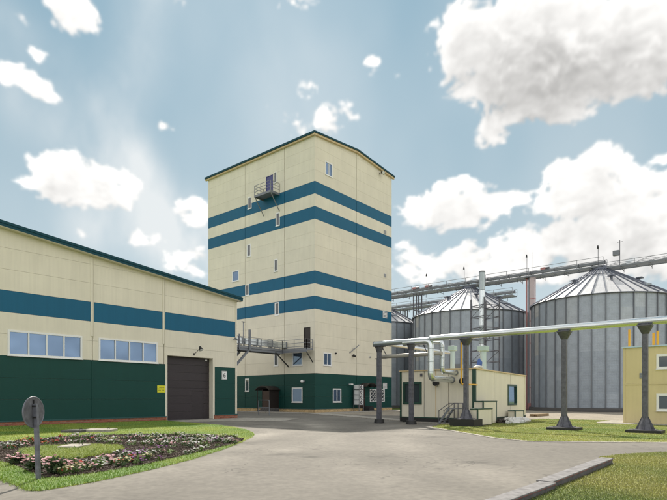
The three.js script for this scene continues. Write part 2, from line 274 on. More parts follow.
// ------------------------------------------------------------------ the ground
function flat(poly, y, mat, name, h = 0, kind = 'structure') {   // polygon of world [x, z] points, as a sheet or a low slab
  const s = new THREE.Shape(poly.map(p => new THREE.Vector2(p[0], -p[1])));
  const g = h ? new THREE.ExtrudeGeometry(s, { depth: h, bevelEnabled: false }) : new THREE.ShapeGeometry(s);
  g.rotateX(-Math.PI / 2); g.translate(0, y, 0); const m = mesh(name, uvm(norm(g)), mat); m.userData.kind = kind; return m;
}
const gp = list => list.map(([x, y]) => { const p = ground(x, y); return [p.x, p.z]; });
{ const g = new THREE.PlaneGeometry(2600, 2600, 1, 1); g.rotateX(-Math.PI / 2); g.translate(0, -.03, 0); struct('ground', uvm(g), std(L3(.55, .60, .50), { roughness: 1, map: tTurf })); }
{ // worn asphalt with pale dust, darker patches and turning tracks
  const x0 = -30, x1 = 62, z0 = -64, z1 = 24, nx = 230, nz = 220, g = new THREE.PlaneGeometry(x1 - x0, z1 - z0, nx, nz); g.rotateX(-Math.PI / 2); g.translate((x0 + x1) / 2, 0, (z0 + z1) / 2);
  const p = g.attributes.position, col = new Float32Array(p.count * 3);
  for (let i = 0; i < p.count; i++) {
    const x = p.getX(i), z = p.getZ(i);
    const f = fbm3(x * .07, 1, z * .07, 5), f2 = fbm3(x * .35, 4, z * .35, 4);
    let k = .19 + .035 * f + .022 * f2;
    for (const [cx, cz, r, w, a] of [[4, -34, 20.5, .9, .04], [4, -34, 23.4, .9, .035], [9, -31, 17.4, .8, .03], [30, 8, 23, 1, .045], [30, 8, 25.5, .9, .035], [12, -36, 19, 1, .04], [12, -36, 21.5, .9, -.03]]) { const d = Math.abs(Math.hypot(x - cx, z - cz) - r) / w; if (d < 1.6) k += a * Math.exp(-d * d * 2) * (1 + 1.2 * fbm3(x * .5, 9, z * .5, 3)); }
    k = Math.max(.12, k);
    col[3 * i] = k * 1.05; col[3 * i + 1] = k * .985; col[3 * i + 2] = k * .88;
  }
  g.setAttribute('color', new THREE.BufferAttribute(col, 3));
  struct('road', uvm(g), std(L3(1, 1, 1), { vertexColors: true, map: tAsph, roughness: .93, bumpMap: tGrainB, bumpScale: .004 }));
}
flat([[40.5, -37.6], [62.5, -37.6], [140, -37.6], [140, 40], [39, 40], [39, -20.2], [40.5, -21.5]], .006, M.gravel, 'gravel_yard');
flat([[42.9, -37.9], [42.9, -60], [41.7, -60], [41.7, -37.4], [60, -37.4], [60, -37.9]].map(([x, z]) => [x, z]), .012, M.concreteDark, 'dark_strip');  // darker strip along the foot of both tower faces
{ // pale concrete walk in front of the tower and along the pipe rack
  const w = [[41.6, -60], [39.6, -60], [39.6, -36.9], [33.5, -24.5], [30, -17.4], [28.6, -13.2], [29.6, -13.2], [31.2, -16.8], [34.9, -24.2], [41.2, -35.4], [60, -35.4], [60, -37.3], [41.6, -37.3]];
  flat(w, .0, M.concrete, 'pavement', .05);
}
flat([[21.3, -33.2], [28.3, -33.2], [30.2, -28.8], [25.9, -26.4], [22.6, -29.6], [20.3, -31.2]], .012, M.concrete, 'door_pad');

{ const e = gp([[425, 426.2], [452, 430.5], [475, 434.3], [500, 438.5], [530, 441.4], [600, 442], [667, 442.5], [760, 443]]); const o = e.map(([x, z], i) => { const a = e[Math.max(0, i - 1)], b = e[Math.min(e.length - 1, i + 1)], L = Math.hypot(b[0] - a[0], b[1] - a[1]); return [x - (b[1] - a[1]) / L * .22, z + (b[0] - a[0]) / L * .22]; }); flat([...e, ...o.reverse()], -.01, M.concrete, 'flush_kerb', .03); }
// lawns: the turf sheet, then blades
const islandPx = [[-70, 462], [-40, 470], [0, 480], [18, 486], [28, 490.5], [40, 491], [60, 488], [100, 481], [150, 470], [190, 460], [220, 450.5], [240, 443], [250, 438], [253, 434.5], [247, 431], [234, 428], [215, 425.4], [190, 423.2], [166, 421.6]];
const islandPoly = gp(islandPx).concat([[21.2, -33.15], [-19, -33.15]]);
const backLawnPoly = gp([[432, 427.2], [452, 430.5], [475, 434.3], [500, 438.5], [530, 441.4], [600, 442], [667, 442.5], [760, 443]]).concat([[36.2, 8], [36.2, -6.4], [41.5, -8.2], [41.5, -14.0], [30.2, -14.0], [30.0, -16]]);
const frontLawnPoly = [[2.2, -3.04], [14.5, -3.04], [15.8, -3.72], [17.2, -3.3], [20.5, -1.4], [23, 1.4], [26, 6], [26, 16], [2.2, 16]];
const bedPx = [[-30, 447], [0, 444], [25, 441.4], [60, 438.4], [100, 436.6], [150, 435.4], [200, 435.6], [232, 437], [244, 440.5], [236, 444.5], [214, 450.5], [190, 456], [165, 462], [140, 467.5], [115, 472], [90, 476], [60, 479.5], [44, 480], [30, 474], [12, 466], [-10, 461], [-30, 458]];
const bedPoly = gp(bedPx);
const patchPoly = gp([[18, 458], [24, 452], [50, 449], [90, 447.6], [118, 448.4], [122, 452], [104, 456.5], [80, 461], [55, 461.5], [34, 462]]);
flat(islandPoly, -.02, M.turf, 'flower_island_lawn', .036);
flat(backLawnPoly, -.02, M.turf, 'pipe_rack_lawn', .036);
flat(frontLawnPoly, -.02, M.turf, 'kerbside_lawn', .04);
{ // tilled soil, lumpy
  const s = new THREE.Shape(bedPoly.map(p => new THREE.Vector2(p[0], -p[1])));
  const g0 = new THREE.ExtrudeGeometry(s, { depth: .035, bevelEnabled: false }); g0.rotateX(-Math.PI / 2); g0.translate(0, .03, 0);
  struct('flower_bed_soil', uvm(norm(g0)), M.soil);
}
function inside(poly, x, z) { let c = false; for (let i = 0, j = poly.length - 1; i < poly.length; j = i++) { const [xi, zi] = poly[i], [xj, zj] = poly[j]; if ((zi > z) !== (zj > z) && x < (xj - xi) * (z - zi) / (zj - zi) + xi) c = !c; } return c; }
{ // loose clods on the tilled soil
  const r = rng(61), pts = [], xs = bedPoly.map(p => p[0]), zs = bedPoly.map(p => p[1]); const bx = [Math.min(...xs), Math.max(...xs)], bz = [Math.min(...zs), Math.max(...zs)];
  for (let i = 0; i < 60000 && pts.length < 14000; i++) { const x = lerp(...bx, r()), z = lerp(...bz, r()); if (inside(bedPoly, x, z) && !inside(patchPoly, x, z)) pts.push([x, z]); }
  const im = new THREE.InstancedMesh(new THREE.DodecahedronGeometry(1, 0), std(L3(1, 1, 1), { roughness: 1 }), pts.length), m = new THREE.Matrix4(), q = new THREE.Quaternion(), e = new THREE.Euler(), c = new THREE.Color();
  pts.forEach(([x, z], i) => { const s = .012 + .03 * r() * r(), k = .7 + .6 * r(); e.set(r() * 6, r() * 6, r() * 6); m.compose(V(x, .065 + s * .2, z), q.setFromEuler(e), V(s, s * .7, s * (.7 + .6 * r()))); im.setMatrixAt(i, m); im.setColorAt(i, c.setRGB(.058 * k, .041 * k, .030 * k)); });
  im.name = 'soil_clods'; im.castShadow = im.receiveShadow = true; im.userData = { label: 'loose dark brown soil clods in the flower bed', category: 'soil', kind: 'stuff' }; scene.add(im);
}
function tuftGeo(seed, blades, h, spread) {
  const r = rng(seed), P = [], N = [];
  for (let i = 0; i < blades; i++) {
    const a = r() * 6.283, rr = spread * Math.sqrt(r()), x = Math.cos(a) * rr, z = Math.sin(a) * rr, f = r() * 6.283, w = .003 + .003 * r(), hh = h * (.55 + .6 * r()), lean = hh * (.25 + .6 * r()), la = r() * 6.283;
    const ux = Math.cos(f) * w, uz = Math.sin(f) * w, mx = x + Math.cos(la) * lean * .35, mz = z + Math.sin(la) * lean * .35, tx = x + Math.cos(la) * lean, tz = z + Math.sin(la) * lean;
    const a1 = [x - ux, 0, z - uz], a2 = [x + ux, 0, z + uz], b1 = [mx - ux * .8, hh * .6, mz - uz * .8], b2 = [mx + ux * .8, hh * .6, mz + uz * .8], t = [tx, hh, tz];
    P.push(...a1, ...a2, ...b2, ...a1, ...b2, ...b1, ...b1, ...b2, ...t); const n = V(-Math.sin(f) * .45, 1, Math.cos(f) * .45).normalize(); for (let k = 0; k < 9; k++) N.push(n.x, n.y, n.z);
  }
  const g = new THREE.BufferGeometry(); g.setAttribute('position', new THREE.Float32BufferAttribute(P, 3)); g.setAttribute('normal', new THREE.Float32BufferAttribute(N, 3)); g.setAttribute('uv', new THREE.Float32BufferAttribute(new Float32Array(P.length / 3 * 2), 2)); return g;
}
const bladeMat = new THREE.MeshPhysicalMaterial({ color: 0xffffff, roughness: .75, transmission: .4, thickness: 0 });
function grass(name, label, poly, y, count, h, cols, seed, skip = [], near = null) {
  const r = rng(seed), xs = poly.map(p => p[0]), zs = poly.map(p => p[1]), X0 = Math.min(...xs), X1 = Math.max(...xs), Z0 = Math.min(...zs), Z1 = Math.max(...zs), pts = [];
  let guard = 0; while (pts.length < count && guard++ < count * 40) { const x = lerp(X0, X1, r()), z = lerp(Z0, Z1, r()); if (near && !near(x, z, r)) continue; if (!inside(poly, x, z)) continue; if (skip.some(s => inside(s, x, z))) continue; pts.push([x + (r() - .5) * .16, z + (r() - .5) * .16]); }
  const im = new THREE.InstancedMesh(tuftGeo(seed + 1, 9, h, .075), bladeMat, pts.length), m = new THREE.Matrix4(), q = new THREE.Quaternion(), c = new THREE.Color();
  pts.forEach(([x, z], i) => { const s = .7 + .6 * r(), n = fbm3(x * .45, 2, z * .45, 4) * 1.1 + .45 + (r() - .5) * .55; q.setFromAxisAngle(V(0, 1, 0), r() * 6.283); m.compose(V(x, y, z), q, V(s, s * (.75 + .5 * r()), s)); im.setMatrixAt(i, m); const k = Math.min(1, Math.max(0, n)), a = cols[0], b = cols[1]; c.setRGB(lerp(a[0], b[0], k), lerp(a[1], b[1], k), lerp(a[2], b[2], k)); im.setColorAt(i, c); });
  im.name = name; im.castShadow = im.receiveShadow = true; im.userData = { label, category: 'grass', kind: 'stuff' }; scene.add(im);
}
const lush = [[.16, .32, .016], [.40, .47, .035]], dry = [[.24, .33, .055], [.46, .46, .12]];
grass('island_grass', 'bright green mown grass round the flower bed by the warehouse', islandPoly, .015, 110000, .05, lush, 11, [bedPoly], (x, z, r) => { const d = x * FW.x + z * FW.z; return d > 6 && r() < Math.min(1, (18 / d) ** 1.3) && Math.abs(x * RT.x + z * RT.z) < d * .75; });
grass('patch_grass', 'small grass patch growing inside the soil of flower bed', patchPoly, .06, 9000, .075, [[.24, .34, .03], [.40, .46, .06]], 12);
grass('pipe_rack_grass', 'short yellowing grass under the overhead pipe posts', backLawnPoly, .015, 60000, .036, dry, 13, [], (x, z) => Math.abs(x * RT.x + z * RT.z) < (x * FW.x + z * FW.z) * .75);
grass('kerbside_grass', 'patchy green and yellow grass beside the concrete kerb beams', frontLawnPoly, .018, 80000, .034, [[.22, .32, .05], [.50, .50, .14]], 14, [], (x, z, r) => { const d = x * FW.x + z * FW.z, l = x * RT.x + z * RT.z; return d > 5 && l < d * .8 && r() < Math.min(1, (9 / d)); });
flat(patchPoly, .05, M.turf, 'grass_patch', .022);

// ------------------------------------------------------------------ cladding and windows
function clad(face, cols, rows, openings, clip, th = .08) {   // rows: [y0, y1, materials]; cols: s positions; clip: [[m, c]...]
  let k = 0;
  for (let i = 0; i < cols.length - 1; i++) for (const [y0, y1, mats] of rows) {
    k++;
    let rs = [[cols[i] + (i ? .03 : 0), cols[i + 1] - (i < cols.length - 2 ? .03 : 0), y0 + .005, y1 - .005]];
    for (const o of openings) rs = sub(rs, o);
    const geos = [];
    for (const [a, b, c, d] of rs) { let p = [[a, c], [b, c], [b, d], [a, d]]; for (const [m, q] of clip || []) p = clipTop(p, m, q); if (p.length > 2 && b - a > .002 && d - c > .002) geos.push(prism(p, -th, 0)); }
    const mat = mats[(k * 7 + i * 3) % mats.length];
    if (openings.some(o => o[2] <= y0 + .01 && o[3] >= y1 - .01 && o[0] > cols[i] && o[1] < cols[i + 1])) for (const g of geos) face.mesh('wall_panel', g, mat); else if (geos.length) face.mesh('wall_panel', geos, mat);
  }
}
function rowsBetween(list, step) { const out = []; for (let i = 0; i < list.length - 1; i++) { const [y0, mats] = list[i], y1 = list[i + 1][0], n = Math.max(1, Math.round((y1 - y0) / step)); for (let j = 0; j < n; j++) out.push([lerp(y0, y1, j / n), lerp(y0, y1, (j + 1) / n), mats]); } return out; }
// window: white frame set in an opening, panes as sub-parts
function windowAt(face, [s0, s1, y0, y1], { n = 1, frame = M.white, glass = M.glass, w = .07, sill = true, name = 'window', proud = .02, surround = 0 } = {}) {
  const g = [box(s0 - surround, s1 + surround, y1 - w, y1 + surround, -.07, proud), box(s0 - surround, s1 + surround, y0 - surround, y0 + w, -.07, proud), box(s0 - surround, s0 + w, y0 + w, y1 - w, -.07, proud), box(s1 - w, s1 + surround, y0 + w, y1 - w, -.07, proud)];
  const dx = (s1 - s0 - 2 * w) / n;
  for (let i = 1; i < n; i++) g.push(box(s0 + w + dx * i - w * .42, s0 + w + dx * i + w * .42, y0 + w, y1 - w, -.07, proud - .006));
  if (sill) g.push(box(s0 - surround - .03, s1 + surround + .03, y0 - surround - .035, y0 - surround - .001, -.02, proud + .06));
  const f = face.mesh(name, g, frame);
  for (let i = 0; i < n; i++) { const p = face.mesh('pane', box(-dx / 2, dx / 2, -(y1 - y0) / 2 + w, (y1 - y0) / 2 - w, -.006, .006), glass, f), q = Math.sin(s0 * 7.3 + i * 2.1 + y0); p.position.set(s0 + w + dx * (i + .5), (y0 + y1) / 2, -.04); p.rotation.set(.012 * Math.cos(q * 9), .014 * q, 0); }
  return f;
}

// ------------------------------------------------------------------ warehouse
{
  const X1 = 27.75, Z = -33.5, Xr = 4, X0 = -19.75, slope = .105, hc = 9.42;
  const root = thing('warehouse', 'low wide warehouse, cream and dark green with teal stripe and dark roller door', 'warehouse', [X0, 0, Z]);
  const f = new Face(root, 0, 0, 0), Wd = X1 - X0, sr = Xr - X0;
  const sA = f.hit(92.5, 300).s, sB = f.hit(164, 320).s;
  const clipR = [-slope, hc + slope * Wd], clipL = [slope, hc + slope * (Wd - 2 * sr)];
  const door = f.rect(167, 356.6, 213, 419); door[2] = 0;
  const wins = [f.rect(8, 335.5, 82, 360.5), f.rect(99, 341, 157.5, 363)];
  for (const w of wins) { w[2] = 4.06; w[3] = 5.48; }
  const wExtra = [sA - 12.4, sA - 7.6, 4.06, 5.48];
  const list = [[.30, M.green], [4.03, M.cream], [6.48, M.blue], [7.72, M.cream], [12.52]];
  const rows = rowsBetween(list, 1.22);
  clad(f, [0, sA - 17, sA - 11.2 + 5.2 - 5.2, sA - 5.6, sA, sB, Wd], rows, [door, ...wins.map(w => w)], [clipR, clipL]);
  // core behind the cladding, open at the door recess
  const coreTop = (a, b) => { let p = [[a, 0.02], [b, .02], [b, 13], [a, 13]]; p = clipTop(p, clipR[0], clipR[1] - .05); return clipTop(p, clipL[0], clipL[1] - .05); };
  const g = [prism(coreTop(.02, Wd - .02), -27, -.62), prism(coreTop(.02, door[0]), -.62, -.081), prism(coreTop(door[1], Wd - .02), -.62, -.081)];
  { let p = [[door[0], door[3]], [door[1], door[3]], [door[1], 13], [door[0], 13]]; p = clipTop(p, clipR[0], clipR[1] - .05); g.push(prism(p, -.62, -.081)); }
  f.mesh('wall_core', g, M.core);
  // brick plinth in two runs, metal drip above it
  const drip = [];
  for (const [a, b] of [[0, door[0] - .08], [door[1] + .08, Wd + .05]]) { f.mesh('brick_plinth', box(a, b, 0, .27, -.06, .10), M.brick); drip.push(box(a, b, .272, .33, -.02, .15)); }
  f.mesh('drip_flashing', drip, M.sill);
  // side wall toward the tower
  const fs = new Face(root, Wd, -27, Math.PI / 2);
  for (const [y0, y1, m] of rows) if (y0 < 9.2) fs.mesh('wall_panel', box(-0, 27, y0 + .004, Math.min(y1, 9.4) - .004, -.005, .05).translate(0, 0, .005), m[0]);
  // door
  const jamb = [box(door[0] - .14, door[0] + .02, 0, door[3] + .14, -.5, .03), box(door[1] - .02, door[1] + .14, 0, door[3] + .14, -.5, .03), box(door[0] + .02, door[1] - .02, door[3] - .02, door[3] + .14, -.5, .03)];
  const jm = f.mesh('door_frame', jamb, M.cream[0]);
  const dh = door[3] - .02, n = 8;
  const wx0 = lerp(door[0], door[1], .60), wx1 = lerp(door[0], door[1], .85), wy1 = 2.12;
  for (let i = 0; i < n; i++) { const y0 = .03 + (dh - .03) * i / n, y1 = .03 + (dh - .03) * (i + 1) / n; let rs = [[door[0] + .03, door[1] - .03, y0 + .006, y1 - .006]]; rs = sub(rs, [wx0 - .015, wx1 + .015, 0, wy1 + .015]); const gg = rs.map(([a, b, c, d]) => prism([[a, c], [b, c], [b, d], [a, d]], -.5, -.44)); if (gg.length) f.mesh('roller_door_section', gg, i % 2 ? M.brownDoor : M.brownDoorB); }
  const wk = f.mesh('wicket_door', prism([[wx0, .06], [wx1, .06], [wx1, wy1], [wx0, wy1]], -.49, -.448), M.brownDoorB);
  f.mesh('handle', box(wx0 + .08, wx0 + .2, 1.0, 1.04, -.449, -.41), M.black, wk);
  f.mesh('door_threshold', box(door[0] + .02, door[1] - .02, .0, .03, -.6, .02), M.concreteDark);
  f.mesh('door_sensor', box(door[1] - .42, door[1] - .26, door[3] - .22, door[3] - .12, -.441, -.38), M.white);
  // long windows
  for (const w of wins) windowAt(f, w, { n: 4, w: .09, proud: .03, surround: .02 });
  // cover strips down the joints
  for (const [s, yb] of [[sA, 5.55], [sB, 5.45]]) { const top = Math.min(clipR[0] * s + clipR[1], clipL[0] * s + clipL[1]) - .05; f.mesh('cover_strip', [box(s - .11, s + .03, yb, top, .001, .03), box(s + .05, s + .075, yb - .12, top, .001, .035)], M.cream[1]); f.mesh('joint_strip', box(s - .05, s + .05, .34, 4.0, .001, .018), M.green[1]); }
  f.mesh('corner_trim', box(Wd - .10, Wd + .06, .34, 9.38, .001, .03), M.cream[1]);
  // roof
  const th = .26, ov = .42;
  const eave = [[sr, hc + slope * (Wd - sr) + .02], [Wd + .35, hc - slope * .35 + .02], [Wd + .35, hc - slope * .35 + .02 + th], [sr, hc + slope * (Wd - sr) + .02 + th]];
  const eaveL = [[-.35, clipL[1] - slope * .35 + .02], [sr, hc + slope * (Wd - sr) + .02], [sr, hc + slope * (Wd - sr) + .02 + th], [-.35, clipL[1] - slope * .35 + .02 + th]];
  f.mesh('roof', [prism(eave, -27.3, ov - .06), prism(eaveL, -27.3, ov - .06)], M.roofSheet);
  const lift = (p, a, b) => [[p[0][0], p[0][1] + a], [p[1][0], p[1][1] + a], [p[1][0], p[1][1] + b], [p[0][0], p[0][1] + b]];
  f.mesh('roof_fascia', [prism(lift(eave, -.02, th * .52), ov - .06, ov), prism(lift(eaveL, -.02, th * .52), ov - .06, ov), prism(lift(eave, th * .56, th + .03), ov - .06, ov + .03), prism(lift(eaveL, th * .56, th + .03), ov - .06, ov + .03)], M.roofTrim);
  f.mesh('soffit', [prism(lift(eave, -.045, -.021), 0, ov - .02), prism(lift(eaveL, -.045, -.021), 0, ov - .02)], M.cream[0]);
  // wall fittings: things of their own
  const at = (px, py, out) => { const h = f.hit(px, py); return f.world(h.s, h.y, out); };
  { const p = at(194, 351.5, .0); const t = thing('wall_lamp', 'black bracket lamp on cream wall above the dark roller door', 'lamp', [p.x, p.y, p.z]);
    mesh('bracket', [box(-.05, .05, -.3, -.12, 0, .04), rod(V(0, -.2, .03), V(.0, -.02, .38), .022), rod(V(0, -.02, .38), V(.06, .18, .62), .022)], M.black, t);
    const hd = new THREE.CylinderGeometry(.07, .17, .3, 16); hd.rotateX(-.5); hd.translate(.08, .2, .7); mesh('lamp_head', hd, M.black, t); const ln = new THREE.CylinderGeometry(.14, .14, .02, 16); ln.rotateX(-.5); ln.translate(.08, .06, .785); mesh('lens', ln, M.lampGlass, t); }
  const plate = (name, label, w, h, p, draw, mat) => { const t = thing(name, label, 'sign', [p.x, p.y, p.z]); mesh('plate', box(-w / 2, w / 2, -h / 2, h / 2, .002, .018), mat, t); const c = document.createElement('canvas'); c.width = 256; c.height = Math.round(256 * h / w); draw(c.getContext('2d'), c.width, c.height); const tx = new THREE.CanvasTexture(c); tx.colorSpace = THREE.SRGBColorSpace; const pg = new THREE.PlaneGeometry(w - .01, h - .01); pg.translate(0, 0, .0225); mesh('print', pg, std(L3(1, 1, 1), { map: tx, roughness: .4 }), t); return t; };
  plate('number_sign', 'white square number plate on green wall beside the roller door', .50, .66, at(224.4, 375.3, 0), (x, w, h) => { x.fillStyle = '#e4e6e6'; x.fillRect(0, 0, w, h); x.strokeStyle = '#20242a'; x.lineWidth = 8; x.strokeRect(12, 12, w - 24, h - 24); x.fillStyle = '#14181c'; x.font = 'bold 240px sans-serif'; x.textAlign = 'center'; x.textBaseline = 'middle'; x.fillText('6', w / 2, h / 2 + 6); }, M.white);
  plate('warning_sign', 'yellow rectangular notice plate on green wall left of the roller door', .64, .5, at(161.3, 389, 0), (x, w, h) => { x.fillStyle = '#d9d52c'; x.fillRect(0, 0, w, h); x.fillStyle = '#3a3a1c'; for (let r = 0; r < 3; r++) for (let k = 0; k < 7; k++) if ((k * 5 + r * 3) % 7) x.fillRect(34 + k * 27, 50 + r * 38, 18, 17); }, M.yellowSign);
  { const p = at(233.5, 339.5, 0); const t = thing('wall_spotlight', 'small grey spotlight on the warehouse corner under the teal stripe', 'lamp', [p.x, p.y, p.z]); mesh('arm', rod(V(0, 0, -.01), V(.0, .03, .3), .02), M.greySteel, t); const h = rod(V(0, .06, .2), V(.0, -.03, .45), .09, 12, .06); mesh('lamp_head', h, M.greySteel, t); }
}

// ------------------------------------------------------------------ tower
const TX = 43.13, TZ = -38.84, TW = 14.96, TL = 18.9;
const tower = thing('grain_tower', 'tall cream tower with paired blue stripes and dark green base', 'tower', [TX, 0, TZ]);
const fr = new Face(tower, 0, 0, 0), fl = new Face(tower, 0, -TL, -Math.PI / 2);
{
  const eave = 30.35, rise = .68, mid = TW / 2, sl = rise / mid;
  const list = [[.42, M.green], [4.31, M.cream], [11.35, M.blue], [12.76, M.cream], [14.13, M.blue], [15.51, M.cream], [21.15, M.blue], [22.54, M.cream], [23.92, M.blue], [25.28, M.cream], [eave]];
  const rows = rowsBetween(list, 1.38);
  const R = (face, x, y, w, h) => face.rect(x - w / 2, y - h / 2, x + w / 2, y + h / 2);
  // windows: [px centre, size, options]
  const narrow = [[249.7, 203, 3.6, 11.5], [277.8, 219.3, 3.6, 13], [248.9, 250.6, 3.6, 12], [275.9, 265.4, 3.4, 12], [247.4, 290, 3.6, 11], [277, 309, 4, 12.5], [276.2, 358.8, 4, 14], [247.3, 385, 3.8, 12.5]].map(a => R(fl, ...a));
  const wideL = [[235.6, 276, 6.5, 10.5], [297.4, 358.8, 10, 13.4], [297.2, 395, 10.2, 14.5]].map(a => R(fl, ...a));
  const narrowDoorWin = R(fl, 275.3, 177.5, 2.6, 11), porchWin = R(fl, 264.9, 395.4, 4.2, 13);
  const wideR = [[328.9, 169.3, 7, 13.5], [327.5, 359.2, 8, 12.6], [337, 395.5, 8, 13.2]].map(a => R(fr, ...a));
  const balDoor = [...R(fl, 269.6, 181, 6.9, 20)], galDoor = R(fl, 307.2, 332.8, 6.4, 23.5);
  balDoor[2] = 25.34; balDoor[3] = 27.75; galDoor[2] = 7.03; galDoor[3] = 9.4;
  const lattice = [R(fr, 373, 395.6, 6.6, 13), R(fr, 382.6, 395.4, 3.6, 12.4)];
  const doorR = R(fr, 361.4, 400, 6.6, 17); doorR[2] = .45; doorR[3] = 2.75;
  const cutsL = [...narrow, ...wideL, narrowDoorWin, porchWin, balDoor, galDoor], cutsR = [...wideR, ...lattice, doorR];
  const sl1 = fl.hit(245.1, 250).s, sl2 = fl.hit(284.3, 250).s, sr1 = fr.hit(356.6, 250).s;
  clad(fl, [0, sl1, sl2, TL - .0805], rows, cutsL);
  clad(fr, [0, sr1, TW], [...rows, [eave, eave + rise + .05, M.cream]], cutsR, [[sl, eave], [-sl, eave + 2 * rise]]);
  fr.mesh('wall_core', [prism([[.02, .0], [TW, 0], [TW, eave], [mid, eave + rise - .02], [.02, eave]], -TL, -.081)].map(g => g.translate(.06, 0, 0)), M.core);
  fr.mesh('plinth', box(-.03, TW + .03, 0, .36, -.05, .06), M.plinthT); fl.mesh('plinth', box(0, TL - .07, 0, .36, -.05, .059), M.plinthT);
  fr.mesh('drip_flashing', box(-.12, TW + .05, .362, .43, -.06, .10), M.sill); fl.mesh('drip_flashing', box(0, TL - .11, .362, .43, -.06, .10), M.sill);
  
  // roof: two sheets, dark edge, warm gutter under the eave
  const oh = .32, th = .16, y = eave + .05;
  const pr = s => (s < mid ? y + sl * s : y + sl * (TW - s));
  const roofP = (o0, o1) => [[[-oh, pr(-oh) + o0], [mid, pr(mid) + o0], [mid, pr(mid) + o1], [-oh, pr(-oh) + o1]], [[mid, pr(mid) + o0], [TW + oh, pr(TW + oh) + o0], [TW + oh, pr(TW + oh) + o1], [mid, pr(mid) + o1]]];
  fr.mesh('roof', roofP(0.02, th).map(p => prism(p, -TL - oh, oh - .05)), M.roofSheet);
  fr.mesh('roof_fascia', roofP(0.0, th + .04).map(p => prism(p, oh - .05, oh + .01)), M.roofTrim);
  fr.mesh('barge_board', roofP(-.20, -.002).map(p => prism(p, .005, oh - .08)), M.gutter);
  fl.mesh('gutter', box(-oh, TL + .2, eave - .14, eave + .02, .02, oh - .06), M.gutter);
  fl.mesh('eave_trim', box(-oh, TL + oh - .06, eave + .03, eave + .25, oh, oh + .05), M.roofTrim);
  // glazing
  for (const w of narrow) windowAt(fl, w, { w: .09, glass: M.glassDark, surround: .03 });
  windowAt(fl, narrowDoorWin, { w: .06, glass: M.glassDark });
  windowAt(fl, porchWin, { w: .09, glass: M.glassDark, surround: .03 });
  for (const w of wideL) windowAt(fl, w, { w: .10, n: 1, surround: .03 });
  for (const w of wideR) { const f = windowAt(fr, w, { w: .10, n: 2, surround: .03 }); }
  for (const w of lattice) { // white lattice shutters
    const g = [box(w[0], w[1], w[3] - .08, w[3], -.06, .05), box(w[0], w[1], w[2], w[2] + .08, -.06, .05), box(w[0], w[0] + .08, w[2] + .08, w[3] - .08, -.06, .05), box(w[1] - .08, w[1], w[2] + .08, w[3] - .08, -.06, .05)];
    const b = fr.mesh('window', g, M.white); fr.mesh('pane', box(w[0] + .08, w[1] - .08, w[2] + .08, w[3] - .08, -.05, -.035), M.glassDark, b);
    const W2 = w[1] - w[0] - .16, n = Math.max(1, Math.round(W2 / .55)), m = 3, dx = W2 / n, dy = (w[3] - w[2] - .16) / m, lg = [];
    for (let i = 0; i < n; i++) for (let j = 0; j < m; j++) { const a = w[0] + .08 + dx * i, c = w[2] + .08 + dy * j; lg.push(bar(V(a, c, .0), V(a + dx, c + dy, 0), .07, .02), bar(V(a + dx, c, .012), V(a, c + dy, .012), .07, .02)); }
    fr.mesh('lattice', lg, M.white, b);
  }
  // doors
  const dr = (face, r, mat, name) => { const d = face.mesh(name, box(r[0] + .06, r[1] - .06, r[2], r[3] - .06, -.06, -.02), mat); face.mesh('door_frame', [box(r[0], r[0] + .06, r[2], r[3], -.07, .02), box(r[1] - .06, r[1], r[2], r[3], -.07, .02), box(r[0] + .06, r[1] - .06, r[3] - .06, r[3], -.07, .02)], mat, d); face.mesh('handle', box(r[1] - .22, r[1] - .12, r[2] + 1.0, r[2] + 1.05, -.02, .04), M.railing, d); return d; };
  dr(fl, balDoor, M.blueDoor, 'balcony_door'); dr(fl, galDoor, M.umber, 'gallery_door'); dr(fr, doorR, M.chestnut, 'entrance_door');
  // vents
  for (const [px, py, w, h, m] of [[384.9, 232.3, 2.6, 4.2, 'v'], [384.9, 275.7, 2.4, 4, 'v'], [384.9, 314.8, 4.2, 6.4, 'w'], [384.8, 357, 3, 4.4, 'v'], [384.9, 386, 3.8, 6, 'w']]) {
    const r = R(fr, px, py, w, h), g = []; const v = fr.mesh('vent_grille', [box(r[0], r[1], r[2], r[3], .001, .03)], m === 'w' ? M.white : M.whiteDirty);
    const n = 4; for (let i = 0; i < n; i++) { const yy = lerp(r[2] + .05, r[3] - .05, (i + .5) / n); g.push(box(r[0] + .04, r[1] - .04, yy - .03, yy + .03, .031, .05)); } fr.mesh('louvre', g, M.greySteel, v);
  }
  // balcony: part of the tower
  const bx0 = fl.hit(279.6, 193.3).s, bz = TL - (-39.0 - -47.1 + .0), s0 = -47.1 - (TZ - TL), s1 = -44.3 - (TZ - TL), dp = 1.43, by = 25.24;
  const bal = fl.mesh('balcony', [box(s0, s1, by - .03, by + .03, .0, dp), box(s0, s1, by - .22, by - .031, dp - .06, dp), box(s0, s0 + .06, by - .22, by - .031, .0, dp - .06), box(s1 - .06, s1, by - .22, by - .031, 0, dp - .06)], M.greySteel);
  const rg = []; const post = (s, n) => rg.push(bar(V(s, by + .03, n), V(s, by + 1.15, n), .05));
  for (const s of [s0 + .03, (s0 + s1) / 2 - .3, s1 - .03]) post(s, dp - .03); for (const s of [s0 + .03, s1 - .03]) post(s, .05);
  for (const h of [.4, .78, 1.15]) rg.push(bar(V(s0, by + h, dp - .03), V(s1, by + h, dp - .03), .04), bar(V(s0 + .03, by + h, 0), V(s0 + .03, by + h, dp), .04), bar(V(s1 - .03, by + h, 0), V(s1 - .03, by + h, dp), .04));
  fl.mesh('railing', rg, M.railing, bal);
  fl.mesh('brace', bar(V(s0 + .1, by - .2, dp - .05), V(s0 + .1, by - 2.05, .0), .07), M.railing, bal); fl.mesh('brace', bar(V(s1 - .05, by - .2, dp - .05), V(s1 - .05, by - 2.05, .0), .07), M.railing, bal);
  // fittings on the walls
  const fit = (face, px, py) => { const h = face.hit(px, py); return face.world(h.s, h.y, 0); };
